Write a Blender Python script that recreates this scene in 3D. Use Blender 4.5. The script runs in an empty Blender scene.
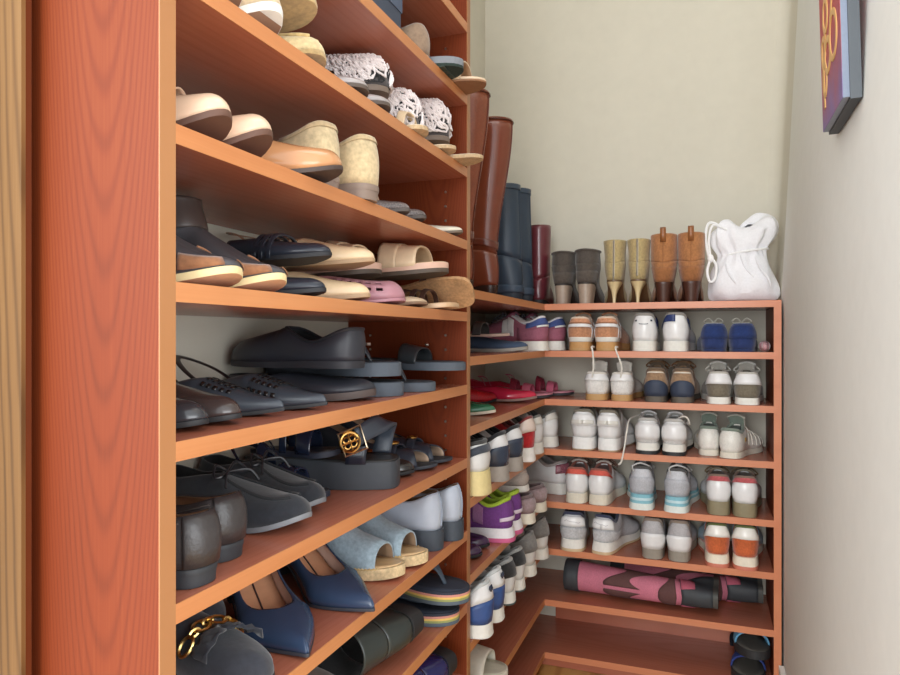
import bpy, bmesh, math, random
from mathutils import Vector, Matrix
random.seed(7)
PI = math.pi
SC = bpy.context.scene
COL = SC.collection
# ------------------------------------------------------------------ camera
EYE = 0.903                                   # camera height above the floor
YAW = math.radians(20.6)                      # camera looks this far left of the closet's depth axis (+Y)
FPX = 686.0                                   # focal length in pixels of a 900 px wide frame
cam_d = bpy.data.cameras.new('camera'); cam = bpy.data.objects.new('camera', cam_d); COL.objects.link(cam)
cam.location = (0, 0, EYE); cam.rotation_euler = (math.radians(90), 0, YAW)
cam_d.sensor_width = 36.0; cam_d.lens = 36.0 * FPX / 900.0; cam_d.clip_start = 0.02
SC.camera = cam
# ------------------------------------------------------------------ world, lights, exposure
SC.view_settings.view_transform = 'Standard'; SC.view_settings.look = 'None'
SC.view_settings.gamma = 1.0; SC.view_settings.use_curve_mapping = False
SC.view_settings.exposure = 0.0
wld = bpy.data.worlds.new('world'); SC.world = wld; wld.use_nodes = True
bgn = wld.node_tree.nodes['Background']; bgn.inputs[0].default_value = (0.93, 0.97, 1.0, 1); bgn.inputs[1].default_value = 2.0
def area(name, loc, target, sx, sy, power, col):
    d = bpy.data.lights.new(name, 'AREA'); d.shape = 'RECTANGLE'; d.size = sx; d.size_y = sy; d.energy = power; d.color = col
    o = bpy.data.objects.new(name, d); COL.objects.link(o); o.location = loc
    o.rotation_euler = (Vector(target) - Vector(loc)).to_track_quat('-Z', 'Y').to_euler()
    return o
area('ceiling_light', (-0.20, 0.85, 2.38), (-0.06, 0.95, 0.0), 0.6, 0.9, 4.5, (0.97, 0.98, 1.0))
area('fill_light_left', (-1.7, -2.2, 1.5), (0.15, 1.2, 0.75), 1.6, 1.9, 66.0, (0.95, 0.98, 1.0))  # added fill from front left, no known lamp; brightens the right wall
area('fill_light_back', (-0.15, -2.3, 1.30), (-0.1, 1.85, 0.6), 1.2, 1.6, 60.0, (0.97, 0.99, 1.0))  # unseen fill added behind the camera to lift the back shelves
area('fill_light_right', (2.2, -0.7, 1.15), (-0.55, 0.95, 0.80), 1.6, 1.9, 46.0, (0.95, 0.98, 1.0))  # made-up fill from front right, reaches into the left shelves
# ------------------------------------------------------------------ pixel <-> place
SN, CS = math.sin(YAW), math.cos(YAW)
def _dir(px, py=337.5):
    r = (px - 450.0) / FPX; u = (337.5 - py) / FPX
    return Vector((r * CS - SN, r * SN + CS, u))
def on_z(px, py, z):                          # where the sight line meets a level surface
    d = _dir(px, py); k = (z - EYE) / d.z; return Vector((d.x * k, d.y * k, z))
def y_at(px, X): d = _dir(px); return X * d.y / d.x
def x_at(px, Y): d = _dir(px); return Y * d.x / d.y
# ------------------------------------------------------------------ measures of the place (metres)
XF, XW = -0.418, -0.669                       # front edge of the left shelves, left wall
YN, YN2 = 0.440, 0.458                        # near side panel
YP, YP2 = 1.2034, 1.2202                      # far side panel
YB, YW = 1.849, 2.100                         # front edge of the back shelves, back wall
XR, XR2 = 0.151, 0.168                        # right end panel of the back shelves
TH = 0.0168
ZL = dict(T=1.486, A=1.3516, U=1.2172, B=1.0828, C=.9498, D=.8152, E=.6787, F=.5443, G=.4099, H=.2755, I=.141)
ZR = [0.9946, .8669, .735, .5989, .4553, .3268, .1865, .042]
# ------------------------------------------------------------------ scene bookkeeping
def put(o, label=None, cat=None, group=None, kind=None):
    if label: o['label'] = label
    if cat: o['category'] = cat
    if group: o['group'] = group
    if kind: o['kind'] = kind
    return o
def empty(name, label, cat, loc=(0, 0, 0), rz=0.0, group=None, pitch=0.0, roll=0.0):
    o = bpy.data.objects.new(name, None); COL.objects.link(o); o.empty_display_size = .03
    o.location = loc; o.rotation_euler = (roll, -pitch, rz)
    return put(o, label, cat, group)
def build(name, v, f, mats, parent=None, mi=None, smooth=True, sharp=40, merge=1e-5, solid=0.0, soff=-1.0, inner=None):
    bm = bmesh.new()
    bv = [bm.verts.new(p) for p in v]
    for k, q in enumerate(f):
        if len(set(q)) < 3: continue
        try: fc = bm.faces.new([bv[i] for i in q])
        except ValueError: continue
        if mi: fc.material_index = mi[k]
    if merge: bmesh.ops.remove_doubles(bm, verts=bm.verts, dist=merge)
    bmesh.ops.dissolve_degenerate(bm, dist=1e-7, edges=bm.edges)
    me = bpy.data.meshes.new(name); bm.to_mesh(me); bm.free()
    for m in (mats if isinstance(mats, (list, tuple)) else [mats]): me.materials.append(m)
    if inner: me.materials.append(inner)
    if smooth:
        for p in me.polygons: p.use_smooth = True
        me.set_sharp_from_angle(angle=math.radians(sharp))
    o = bpy.data.objects.new(name, me); COL.objects.link(o)
    if parent: o.parent = parent
    if solid:
        s = o.modifiers.new('thickness', 'SOLIDIFY'); s.thickness = solid; s.offset = soff
        if inner: s.material_offset = 1; s.material_offset_rim = 0
    return o
class MB:                                     # gathers shapes for ONE mesh object
    def __init__(s): s.v, s.f, s.m = [], [], []
    def add(s, v, f, m=0):
        b = len(s.v); s.v += [tuple(p) for p in v]; s.f += [tuple(i + b for i in q) for q in f]; s.m += [m] * len(f); return s
    def box(s, a, b, m=0):
        (x0, y0, z0), (x1, y1, z1) = a, b
        return s.add([(x0, y0, z0), (x1, y0, z0), (x1, y1, z0), (x0, y1, z0), (x0, y0, z1), (x1, y0, z1), (x1, y1, z1), (x0, y1, z1)],
                     [(0, 3, 2, 1), (4, 5, 6, 7), (0, 1, 5, 4), (1, 2, 6, 5), (2, 3, 7, 6), (3, 0, 4, 7)], m)
    def grid(s, rows, m=0, flip=False, wrap=False):
        n = len(rows[0]); v = [p for r in rows for p in r]; f = []
        for i in range(len(rows) - 1):
            for j in range(n if wrap else n - 1):
                a, b, c, d = i * n + j, i * n + (j + 1) % n, (i + 1) * n + (j + 1) % n, (i + 1) * n + j
                f.append((a, d, c, b) if flip else (a, b, c, d))
        return s.add(v, f, m)
    def tube(s, pts, r, n=6, m=0, closed=False, flat=1.0, up=None):
        pts = [Vector(p) for p in pts]; N = len(pts); rows = []; prev = None
        rr = r if isinstance(r, (list, tuple)) else [r] * N
        for i in range(N):
            a = pts[(i - 1) % N] if closed or i > 0 else pts[i]; b = pts[(i + 1) % N] if closed or i < N - 1 else pts[i]
            t = (b - a); t = t.normalized() if t.length > 1e-9 else Vector((0, 0, 1))
            if prev is None:
                ref = Vector(up) if up else (Vector((0, 0, 1)) if abs(t.z) < .9 else Vector((1, 0, 0)))
            else: ref = prev
            x = (ref - t * ref.dot(t)); x = x.normalized() if x.length > 1e-6 else t.orthogonal().normalized()
            prev = x; y = t.cross(x)
            rows.append([pts[i] + x * (math.cos(k * 2 * PI / n) * rr[i] * flat) + y * (math.sin(k * 2 * PI / n) * rr[i]) for k in range(n)])
        if closed: rows.append(rows[0])
        s.grid(rows, m, wrap=True)
        if not closed:
            s.add(rows[0], [tuple(range(n))], m); s.add(rows[-1], [tuple(reversed(range(n)))], m)
        return s
    def ball(s, c, r, m=0, n=10, k=6):
        rx, ry, rz = (r, r, r) if not isinstance(r, (tuple, list)) else r
        rows = [[(c[0] + rx * math.sin(PI * i / k) * math.cos(2 * PI * j / n), c[1] + ry * math.sin(PI * i / k) * math.sin(2 * PI * j / n), c[2] + rz * math.cos(PI * i / k)) for j in range(n)] for i in range(k + 1)]
        return s.grid(rows, m, flip=True, wrap=True)
    def lathe(s, prof, c=(0, 0, 0), n=16, m=0):
        return s.grid([[(c[0] + r * math.cos(2 * PI * j / n), c[1] + r * math.sin(2 * PI * j / n), c[2] + z) for j in range(n)] for r, z in prof], m, wrap=True)
    def out(s, name, mats, parent=None, **k): return build(name, s.v, s.f, mats, parent, mi=s.m, **k)
def spline(P, n=8, closed=False):
    P = [Vector(p) for p in P]; N = len(P); out = []
    for i in range(N if closed else N - 1):
        g = lambda k: P[k % N] if closed else P[max(0, min(N - 1, k))]
        a, b, c, d = g(i - 1), g(i), g(i + 1), g(i + 2)
        for j in range(n):
            t = j / n
            out.append(.5 * ((2 * b) + (c - a) * t + (2 * a - 5 * b + 4 * c - d) * t * t + (3 * b - a - 3 * c + d) * t ** 3))
    if not closed: out.append(P[-1])
    return out
def sstep(a, b, x):
    t = max(0.0, min(1.0, (x - a) / (b - a))) if b != a else float(x > a); return t * t * (3 - 2 * t)
# ------------------------------------------------------------------ materials (all procedural)
def lin(c): return tuple(((v / 255) / 12.92 if v / 255 <= .04045 else ((v / 255 + .055) / 1.055) ** 2.4) for v in c) + (1,)
_mc = {}
KIND = dict(leather=(.36, 90, .10, .07), smooth=(.26, 60, .05, .05), patent=(.10, 40, .02, .03), suede=(.95, 160, .22, .22), rubber=(.62, 120, .06, .06),
            mesh=(.85, 260, .35, .14), canvas=(.9, 320, .35, .12), foam=(.75, 140, .10, .06), cork=(.9, 190, .25, .25), cloth=(.9, 220, .25, .05), metal=(.28, 60, .02, .02), pebble=(.38, 230, .35, .10),
            gloss=(.2, 50, .03, .05), paint=(.85, 45, .02, .015), glitter=(.35, 420, .3, .55))
def M(kind, rgb, rough=None):
    key = (kind, tuple(rgb), rough)
    if key in _mc: return _mc[key]
    r, sc, bump, var = KIND[kind]
    m = bpy.data.materials.new(kind + '_%d_%d_%d' % tuple(rgb)); m.use_nodes = True; nt = m.node_tree; N = nt.nodes; Lk = nt.links
    b = N['Principled BSDF']; b.inputs['Roughness'].default_value = rough if rough is not None else r
    if kind == 'metal': b.inputs['Metallic'].default_value = 1.0
    if kind == 'suede' or kind == 'cloth': b.inputs['Sheen Weight'].default_value = .25; b.inputs['Sheen Roughness'].default_value = .5
    if kind in ('patent', 'gloss'): b.inputs['Coat Weight'].default_value = .4; b.inputs['Coat Roughness'].default_value = .06
    tc = N.new('ShaderNodeTexCoord'); nz = N.new('ShaderNodeTexNoise'); nz.inputs['Scale'].default_value = sc; nz.inputs['Detail'].default_value = 3
    n2 = N.new('ShaderNodeTexNoise'); n2.inputs['Scale'].default_value = 22; n2.inputs['Detail'].default_value = 2
    Lk.new(tc.outputs['Object'], nz.inputs['Vector']); Lk.new(tc.outputs['Object'], n2.inputs['Vector'])
    av = N.new('ShaderNodeMath'); av.operation = 'ADD'; Lk.new(nz.outputs[0], av.inputs[0]); Lk.new(n2.outputs[0], av.inputs[1])
    mr = N.new('ShaderNodeMapRange'); mr.inputs[1].default_value = .6; mr.inputs[2].default_value = 1.4; mr.inputs[3].default_value = 1 - var * 1.6; mr.inputs[4].default_value = 1 + var * 1.2
    Lk.new(av.outputs[0], mr.inputs[0])
    mx = N.new('ShaderNodeMix'); mx.data_type = 'RGBA'; mx.blend_type = 'MULTIPLY'; mx.inputs[0].default_value = 1
    mx.inputs[6].default_value = lin(rgb); Lk.new(mr.outputs[0], mx.inputs[7]); Lk.new(mx.outputs[2], b.inputs['Base Color'])
    bp = N.new('ShaderNodeBump'); bp.inputs['Strength'].default_value = bump; bp.inputs['Distance'].default_value = .0015
    Lk.new(nz.outputs[0], bp.inputs['Height']); Lk.new(bp.outputs[0], b.inputs['Normal'])
    _mc[key] = m; return m
def wood(name, dark, mid, light, along, across, ka=900, kl=26, rough=.38, depth=.5, shift=0.0, spec=.5):
    # cherry veneer: cathedral figure (nested arches) plus fine fibre, in the object's own axes
    m = bpy.data.materials.new(name); m.use_nodes = True; nt = m.node_tree; N = nt.nodes; Lk = nt.links
    b = N['Principled BSDF']; b.inputs['Roughness'].default_value = rough; b.inputs['Specular IOR Level'].default_value = spec
    tc = N.new('ShaderNodeTexCoord'); sp = N.new('ShaderNodeSeparateXYZ'); Lk.new(tc.outputs['Object'], sp.inputs[0])
    def mth(op, a, bb=None):
        n = N.new('ShaderNodeMath'); n.operation = op
        for i, q in enumerate((a, bb)):
            if q is None: continue
            if isinstance(q, (int, float)): n.inputs[i].default_value = q
            else: Lk.new(q, n.inputs[i])
        return n.outputs[0]
    l, a = sp.outputs[along], mth('ADD', sp.outputs[across], shift)
    cb = N.new('ShaderNodeCombineXYZ'); Lk.new(mth('MULTIPLY', l, 2.2), cb.inputs[0]); Lk.new(mth('MULTIPLY', a, 9.0), cb.inputs[1])
    n1 = N.new('ShaderNodeTexNoise'); n1.inputs['Scale'].default_value = 1.6; n1.inputs['Detail'].default_value = 3; Lk.new(cb.outputs[0], n1.inputs['Vector'])
    wav = mth('ADD', mth('MULTIPLY', mth('MULTIPLY', a, a), ka), mth('ADD', mth('MULTIPLY', l, -kl), mth('MULTIPLY', n1.outputs[0], 7.0)))
    fig = mth('POWER', mth('ADD', mth('MULTIPLY', mth('SINE', wav), .5), .5), 3.0)
    cb2 = N.new('ShaderNodeCombineXYZ'); Lk.new(mth('MULTIPLY', l, 6.0), cb2.inputs[0]); Lk.new(mth('MULTIPLY', a, 420.0), cb2.inputs[1])
    n2 = N.new('ShaderNodeTexNoise'); n2.inputs['Scale'].default_value = 1.0; n2.inputs['Detail'].default_value = 2; Lk.new(cb2.outputs[0], n2.inputs['Vector'])
    n3 = N.new('ShaderNodeTexNoise'); n3.inputs['Scale'].default_value = .9; n3.inputs['Detail'].default_value = 1; Lk.new(cb.outputs[0], n3.inputs['Vector'])
    k = mth('ADD', mth('MULTIPLY', fig, depth), mth('ADD', mth('MULTIPLY', n2.outputs[0], .35), mth('MULTIPLY', n3.outputs[0], .45)))
    rp = N.new('ShaderNodeValToRGB'); e = rp.color_ramp.elements
    e[0].position = .12; e[0].color = lin(light); e[1].position = .95; e[1].color = lin(dark)
    q = e.new(.45); q.color = lin(mid)
    Lk.new(k, rp.inputs[0]); Lk.new(rp.outputs[0], b.inputs['Base Color'])
    return m
# ------------------------------------------------------------------ the room
WALLP = M('paint', (212, 207, 192)); WALLR_LIT = M('paint', (226, 226, 219)); TRIMP = M('paint', (232, 230, 224))  # right wall: same paint lightened, its brighter light is put into the colour
W_PANEL = wood('cherry_panel', (94, 37, 15), (118, 50, 22), (132, 64, 30), 2, 0, ka=15000, kl=120, shift=0.478, depth=.24, rough=.5, spec=.25)
W_SHL = wood('cherry_shelf_lengthwise', (146, 80, 58), (176, 104, 80), (190, 120, 96), 1, 0, ka=2600, kl=30, shift=.55, depth=.10, rough=.27)
W_SHB = wood('cherry_shelf_crosswise', (146, 80, 58), (176, 104, 80), (190, 120, 96), 0, 1, ka=2600, kl=30, shift=-2.0, depth=.10, rough=.27)
W_EDGE = wood('edge_band_upright', (146, 92, 54), (164, 112, 70), (176, 126, 84), 2, 0, ka=60, kl=4, depth=.15)
W_EDGL = wood('edge_band_lengthwise', (176, 108, 60), (194, 128, 80), (204, 142, 94), 1, 2, ka=60, kl=4, depth=.15)
W_EDGB = wood('edge_band_crosswise', (190, 112, 74), (206, 130, 92), (214, 142, 104), 0, 2, ka=60, kl=4, depth=.15)
W_FLOOR = wood('oak_floor', (150, 104, 50), (190, 146, 84), (206, 166, 104), 1, 0, ka=100, kl=12, depth=.4, rough=.4)
W_CASE = wood('stained_casing', (84, 56, 26), (116, 82, 44), (138, 104, 62), 2, 0, ka=9000, kl=30, depth=.42, rough=.45, shift=.53)
def slab(name, a, b, mat, **k): return put(MB().box(a, b).out(name, mat, smooth=False), kind='structure', **k)
HC = 2.42
slab('floor', (-.75, -1.2, -.05), (1.2, 2.2, -.0004), W_FLOOR)
slab('ceiling', (-.75, .42, HC), (.9, 2.2, HC + .05), WALLP)
slab('wall_left', (XW - .08, .44, 0), (XW, 2.2, HC), WALLP)
slab('wall_back', (XW - .08, YW, 0), (.5, YW + .08, HC), WALLP)
# right wall: plumb up to the shelf top, leaning out a little above it, with a soft plaster fillet in the far corner
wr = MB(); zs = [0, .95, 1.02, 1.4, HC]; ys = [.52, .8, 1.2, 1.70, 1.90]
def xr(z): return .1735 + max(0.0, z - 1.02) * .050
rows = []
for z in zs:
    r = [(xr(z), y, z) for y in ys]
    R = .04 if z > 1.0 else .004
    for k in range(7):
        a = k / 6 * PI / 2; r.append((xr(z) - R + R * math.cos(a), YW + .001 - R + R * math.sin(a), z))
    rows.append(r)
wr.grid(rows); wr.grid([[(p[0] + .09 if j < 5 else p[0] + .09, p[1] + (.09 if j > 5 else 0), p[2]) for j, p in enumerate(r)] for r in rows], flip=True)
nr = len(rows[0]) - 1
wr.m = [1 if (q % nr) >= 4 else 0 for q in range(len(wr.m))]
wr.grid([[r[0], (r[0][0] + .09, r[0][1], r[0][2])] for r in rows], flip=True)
wr.out('wall_right', [WALLR_LIT, WALLP], sharp=60)['kind'] = 'structure'
slab('wall_front', (XW - .30, .32, 0), (-.60, .418, HC), WALLP)
slab('baseboard_right', (xr(0) - .012, .53, 0), (xr(0) - .0005, YB - .004, .105), TRIMP)
# stained door casing at the left edge of the picture
cs = MB(); cs.box((-.70, .420, 0), (-.5494, .424, 2.1)); cs.box((-.70, .424, 0), (-.5494, .4295, 2.1), 1)
put(cs.out('trim_1', [W_CASE, M('smooth', (92, 44, 22))], smooth=False), kind='structure')

# ------------------------------------------------------------------ tall shelving unit on the left
PIN = M('metal', (225, 222, 215))
EB = .0012
unit = empty('shelving_unit', 'tall cherry veneer shoe shelving unit along the left wall', 'shelving unit', (0, 0, 0))
TOPZ = 1.80
def panel_y(name, y0, y1, z1, x0, x1, parent, mat=W_PANEL, edge=W_EDGE):
    p = MB().box((x0, y0, 0), (x1 - EB, y1, z1)).out(name, mat, parent, smooth=False)
    MB().box((x1 - EB, y0, 0), (x1, y1, z1)).out('edge_band', edge, p, smooth=False); return p
p1 = panel_y('side_panel', YN, YN2, TOPZ, XW + .001, XF, unit)
p2 = panel_y('side_panel', YP, YP2, TOPZ, XW + .001, XF, unit)
def shelf_l(z, y0, y1, parent, name='shelf', x1=XF):
    p = MB().box((XW + .001, y0, z - TH), (x1 - EB, y1, z)).out(name, W_SHL, parent, smooth=False)
    MB().box((x1 - EB, y0, z - TH), (x1, y1, z)).out('edge_band', W_EDGL, p, smooth=False); return p
for k in 'TAUBCDEFGHI': shelf_l(ZL[k], YN2, YP, unit)
shelf_l(TOPZ - .002, YN2, YP, unit); shelf_l(.04, YN2, YP, unit)
MB().box((XF - .03, YN2, 0), (XF - .018, YP, .023)).out('kick_board', W_SHL, unit, smooth=False)
for yy, sg in ((YP, -1), (YN2, 1)):
    for x in (XF - .043, XW + .05):
        z = .10
        pm = MB()
        while z < 1.72:
            if all(not (q - TH - .003 < z < q + .003) for q in ZL.values()):
                pm.tube([(x, yy, z), (x, yy + sg * .0012, z)], .0024, 8)
            z += .0269
        pm.out('shelf_pin_sleeve', PIN, unit)['kind'] = 'stuff'
# ------------------------------------------------------------------ low corner unit: left return + back run
low = empty('corner_shelving_unit', 'low cherry corner shoe shelves filling the back corner below the boots', 'shelving unit', (0, 0, 0))
def shelf_b(z, parent):
    p = MB().box((XW + .001, YB + EB, z - TH), (XR, YW - .001, z)).out('back_shelf', W_SHB, parent, smooth=False)
    MB().box((XF, YB, z - TH), (XR, YB + EB, z)).out('edge_band', W_EDGB, p, smooth=False); return p
for k, z in enumerate(ZR):
    if k == 0:
        p = MB().box((XW + .001, YB + EB, z - TH), (XR2, YW - .001, z)).out('back_shelf', W_SHB, low, smooth=False)
        MB().box((XF, YB, z - TH), (XR, YB + EB, z)).out('edge_band', W_EDGB, p, smooth=False)
    else: shelf_b(z, low)
    shelf_l(z, YP2, YB if k == 0 else YB + EB, low, 'return_shelf')
q = MB().box((XR, YB + EB, 0), (XR2, YW - .001, ZR[0] - TH)).out('end_panel', W_PANEL, low, smooth=False)
MB().box((XR, YB, 0), (XR2, YB + EB, ZR[0])).out('edge_band', W_EDGB, q, smooth=False)
q = MB().box((XW + .001, YP2, 0), (XF - EB, YP2 + .0005, ZR[0] - TH))
MB().box((XF - .02, YW - .012, ZR[7]), (XR - .001, YW - .0015, ZR[6] - TH)).out('back_board', W_SHB, low, smooth=False)
MB().box((XF - .03, YB + .018, 0), (XR, YB + .03, ZR[7] - TH)).out('kick_board', W_SHB, low, smooth=False)
MB().box((XF - .03, YP2, 0), (XF - .018, YB + .018, ZR[7] - TH)).out('kick_board', W_SHL, low, smooth=False)

# ------------------------------------------------------------------ painting on the right wall
def painting():
    y0, y1, z0, z1 = 0.985, 1.150, 1.204, 1.56
    X = xr(1.3) - .0065
    T = empty('painting', 'small red and purple painting in a grey frame on right wall', 'painting', (X, (y0 + y1) / 2, z0), roll=0)
    T.rotation_euler = (0, -math.radians(1.6), 0)
    w = (y1 - y0) / 2; h = z1 - z0; t = .021
    fm = MB(); b = .011
    for a, c in (((-t * .62, -w, 0), (0, w, b)), ((-t * .62, -w, h - b), (0, w, h)), ((-t * .62, -w, b), (0, -w + b, h - b)), ((-t * .62, w - b, b), (0, w, h - b))): fm.box(a, c)
    fm.out('frame', M('metal', (96, 100, 104), .55), T, smooth=False)
    m = bpy.data.materials.new('painted_canvas'); m.use_nodes = True; nt = m.node_tree; N = nt.nodes; Lk = nt.links
    bs = N['Principled BSDF']; bs.inputs['Roughness'].default_value = .6
    tc = N.new('ShaderNodeTexCoord'); mp = N.new('ShaderNodeMapping'); mp.inputs['Scale'].default_value = (9, 9, 5); Lk.new(tc.outputs['Object'], mp.inputs[0])
    nz = N.new('ShaderNodeTexNoise'); nz.inputs['Scale'].default_value = 1.6; nz.inputs['Detail'].default_value = 4; Lk.new(mp.outputs[0], nz.inputs['Vector'])
    sp = N.new('ShaderNodeSeparateXYZ'); Lk.new(tc.outputs['Object'], sp.inputs[0])
    ad = N.new('ShaderNodeMath'); ad.operation = 'MULTIPLY_ADD'; ad.inputs[1].default_value = 4.2; Lk.new(sp.outputs[2], ad.inputs[0]); Lk.new(nz.outputs[0], ad.inputs[2])
    rp = N.new('ShaderNodeValToRGB'); e = rp.color_ramp.elements
    e[0].position = .45; e[0].color = lin((122, 100, 150)); e[1].position = 1.5 / 1.6; e[1].color = lin((172, 74, 76))
    g = e.new(.7); g.color = lin((150, 88, 112)); Lk.new(ad.outputs[0], rp.inputs[0]); Lk.new(rp.outputs[0], bs.inputs['Base Color'])
    MB().box((-t, -w + .004, .004), (-.001, w - .004, h - .004)).out('canvas', [m], T, smooth=False)
    MB().box((-t + .0005, -w + .0035, .0035), (-.0015, w - .0035, h - .0035)).out('canvas_edge', M('cloth', (128, 138, 156)), T, smooth=False)
    sw = MB(); xx = -t - .0004
    def stroke(pts, r): sw.tube(spline([(xx, p[0], p[1]) for p in pts], 6), r, 6, up=(1, 0, 0), flat=.25)
    for cy, cz, ry, rz in ((.028, .155, .017, .022), (.018, .095, .022, .022), (-.028, .105, .026, .030), (.045, .070, .014, .022), (.05, .11, .014, .02)):
        stroke([(cy + ry * math.cos(a), cz + rz * math.sin(a)) for a in [k * PI / 5 for k in range(12)]], .0052)
    stroke([(.02, .17), (-.02, .205), (-.012, .245), (-.025, .275)], .0055); stroke([(-.01, .13), (-.028, .165), (-.02, .20)], .005); stroke([(.05, .03), (.052, .09), (.03, .13)], .005)
    sw.out('painted_swirl', M('paint', (208, 164, 100), .5), T)
painting()
# ------------------------------------------------------------------ shoe building kit
# a shoe stands at its Empty: heel back at the origin, toe along +X, ground at z = 0
HEELH = [(0, 0), (.006, .26), (.035, .50), (.10, .63), (.2, .67), (.34, .66), (.48, .73), (.60, .92)]
TOES = dict(round=[(.71, 1.0), (.82, .97), (.91, .78), (.97, .48), (.995, .18), (1, 0)],
            almond=[(.70, 1.0), (.81, .87), (.90, .61), (.965, .34), (.994, .13), (1, 0)],
            point=[(.67, 1.0), (.77, .78), (.87, .46), (.95, .19), (.993, .06), (1, 0)],
            square=[(.71, 1.0), (.84, .98), (.93, .90), (.982, .70), (.997, .34), (1, 0)])
class Shoe:
    def __init__(s, root, L=.24, W=.041, toe='round', lift=0.0, sole=.007, hsole=None, spring=.006, xo=.5, hc=.05, hs=.036, ht=.042, th=.020,
                 x0=0.0, x1=1.0, side=1, bend=.006, bulge=.003, ow=.86, toer=.11, shaft=None, full=.8, lean=.006, sw=1.01, ring=.95, fh=0.0):
        s.__dict__.update({k: v for k, v in locals().items() if k != 's'})
        s.hsole = sole if hsole is None else hsole
        pts = HEELH + TOES[toe]
        dn = spline([(a, b, 0) for a, b in [(.006, -.26)] + pts + [(pts[-2][0], -pts[-2][1])]], 14)[14:-14]
        s.tab = [(max(0, min(1, p.x)), max(0, p.y)) for p in dn]; s.tab.sort()
    def w(s, t):
        t = max(0.0, min(1.0, t)); T = s.tab
        lo, hi = 0, len(T) - 1
        if t <= T[0][0]: return 0.0
        while hi - lo > 1:
            m = (lo + hi) // 2
            if T[m][0] <= t: lo = m
            else: hi = m
        a, b = T[lo], T[hi]
        return s.W * (1 + s.fh * (1 - sstep(.30, .62, t))) * (a[1] + (b[1] - a[1]) * ((t - a[0]) / (b[0] - a[0]) if b[0] > a[0] else 0))
    def ctr(s, t): return s.side * s.bend * (1.6 * sstep(.35, 1.0, t) - .5)
    def zb(s, t): return s.lift * (1 - sstep(.16, .64, t)) + s.spring * max(0.0, (t - .7) / .3) ** 2
    def thick(s, t): return s.hsole + (s.sole - s.hsole) * sstep(.25, .7, t)
    def zt(s, t): return s.zb(t) + s.thick(t)
    def top_h(s, t):
        xm = .5 * s.xo
        return s.hc + (s.hs - s.hc) * sstep(0, xm, t) if t < xm else s.hs + (s.ht - s.hs) * sstep(xm, s.xo, t)
    def T(s, t, sd):
        L = s.L
        if s.shaft and t < s.xo:
            a = PI * t / s.xo; zc = s.zt(t) + s.hc + (s.ht - s.hc) * t / s.xo
            xa, xb = .012, s.xo
            return Vector(((xa + (xb - xa) * (1 - math.cos(a)) / 2) * L, s.ctr(t) + sd * s.W * s.ring * math.sin(a) ** .8, zc))
        if t < s.xo:
            xm = .45 * s.xo; h = s.w(t) * s.ow
            if t > xm: h *= math.sqrt(max(0, 1 - ((t - xm) / (s.xo - xm)) ** 2.4))
            return Vector((t * L + s.lean * max(0, 1 - t / .12), s.ctr(t) + sd * h, s.zt(t) + s.top_h(t)))
        q = (t - s.xo) / (1 - s.xo) if s.xo < 1 else 0
        x = s.xo + (1 - s.xo - s.toer) * q
        return Vector((x * L, s.ctr(x), s.zt(x) + s.th * .86 + (s.ht - s.th * .86) * (1 - q) ** 1.15))
    def pt(s, t, sd, v):
        if v > 1:                                                   # boot shaft above the ankle ring
            z1, rx, ry, cx, calf = s.shaft; k = v - 1; a = PI * t / s.xo; P = s.T(t, sd)
            top = Vector((cx - rx * math.cos(a), s.ctr(0) + sd * ry * math.sin(a), z1))
            e = sstep(0, 1, k); b = 1 + calf * math.sin(PI * k ** .8)
            xy = P.lerp(top, e); c = Vector((s.xo * .5 * s.L, s.ctr(0), 0)).lerp(Vector((cx, s.ctr(0), 0)), e)
            return Vector((c.x + (xy.x - c.x) * b, c.y + (xy.y - c.y) * b, P.z + (z1 - P.z) * k))
        P = Vector((t * s.L, s.ctr(t) + sd * s.w(t), s.zt(t))); T = s.T(t, sd)
        a = 1 - math.cos(v * PI / 2); b = math.sin(v * PI / 2) ** (s.full + (1 - s.full) * sstep(.72, .97, t))
        if t < s.xo: b = b + (v - b) * (1.0 if s.shaft else .6) * (1 - sstep(.5 * s.xo, s.xo, t))
        g = s.bulge * math.sin(PI * v)
        return Vector((P.x + (T.x - P.x) * a - g * max(0, 1 - t / .1), P.y + (T.y - P.y) * a + sd * g * min(1, t / .08) * min(1, (1 - t) / .06), P.z + (T.z - P.z) * b))
    def off(s, t, sd, v, d):
        e = 1e-3
        t1, t0 = min(1, t + e), max(0, t - e); vm = 2.0 if s.shaft else 1.0
        a = s.pt(t1, sd, v) - s.pt(t0, sd, v); b = s.pt(t, sd, min(vm, v + 2e-3)) - s.pt(t, sd, max(0, v - 2e-3))
        n = a.cross(b) * -sd; p = s.pt(t, sd, v)
        if n.length < 1e-12: n = p - Vector((s.L * .45, 0, p.z))
        return p + n.normalized() * d
    def xs(s, a=0.0, b=1.0, n=26):
        out = []
        for i in range(n + 1):
            q = i / n; out.append(a + (b - a) * q)
        if a <= 0: out = [x for x in out if x > .0] + [0, .004, .014, .03, .055]
        if b >= 1: out = [x for x in out if x < 1] + [1, .996, .985, .965]
        if a < s.xo < b: out.append(s.xo)
        return sorted(set(round(x, 5) for x in out))
    # ---- parts
    def upper(s, mat, lining=None, name='upper', v1=1.0, nv=9, solid=.0022, x0=None, x1=None, holes=None):
        mb = MB(); x0 = s.x0 if x0 is None else x0; x1 = s.x1 if x1 is None else x1
        X = s.xs(x0, x1)
        for sd in (1, -1):
            mb.grid([[s.pt(t, sd, v1 * j / nv) for j in range(nv + 1)] for t in X], flip=(sd < 0))
        return mb.out(name, mat, s.root, solid=solid, inner=lining or mat, sharp=70, merge=2e-4)
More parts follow.
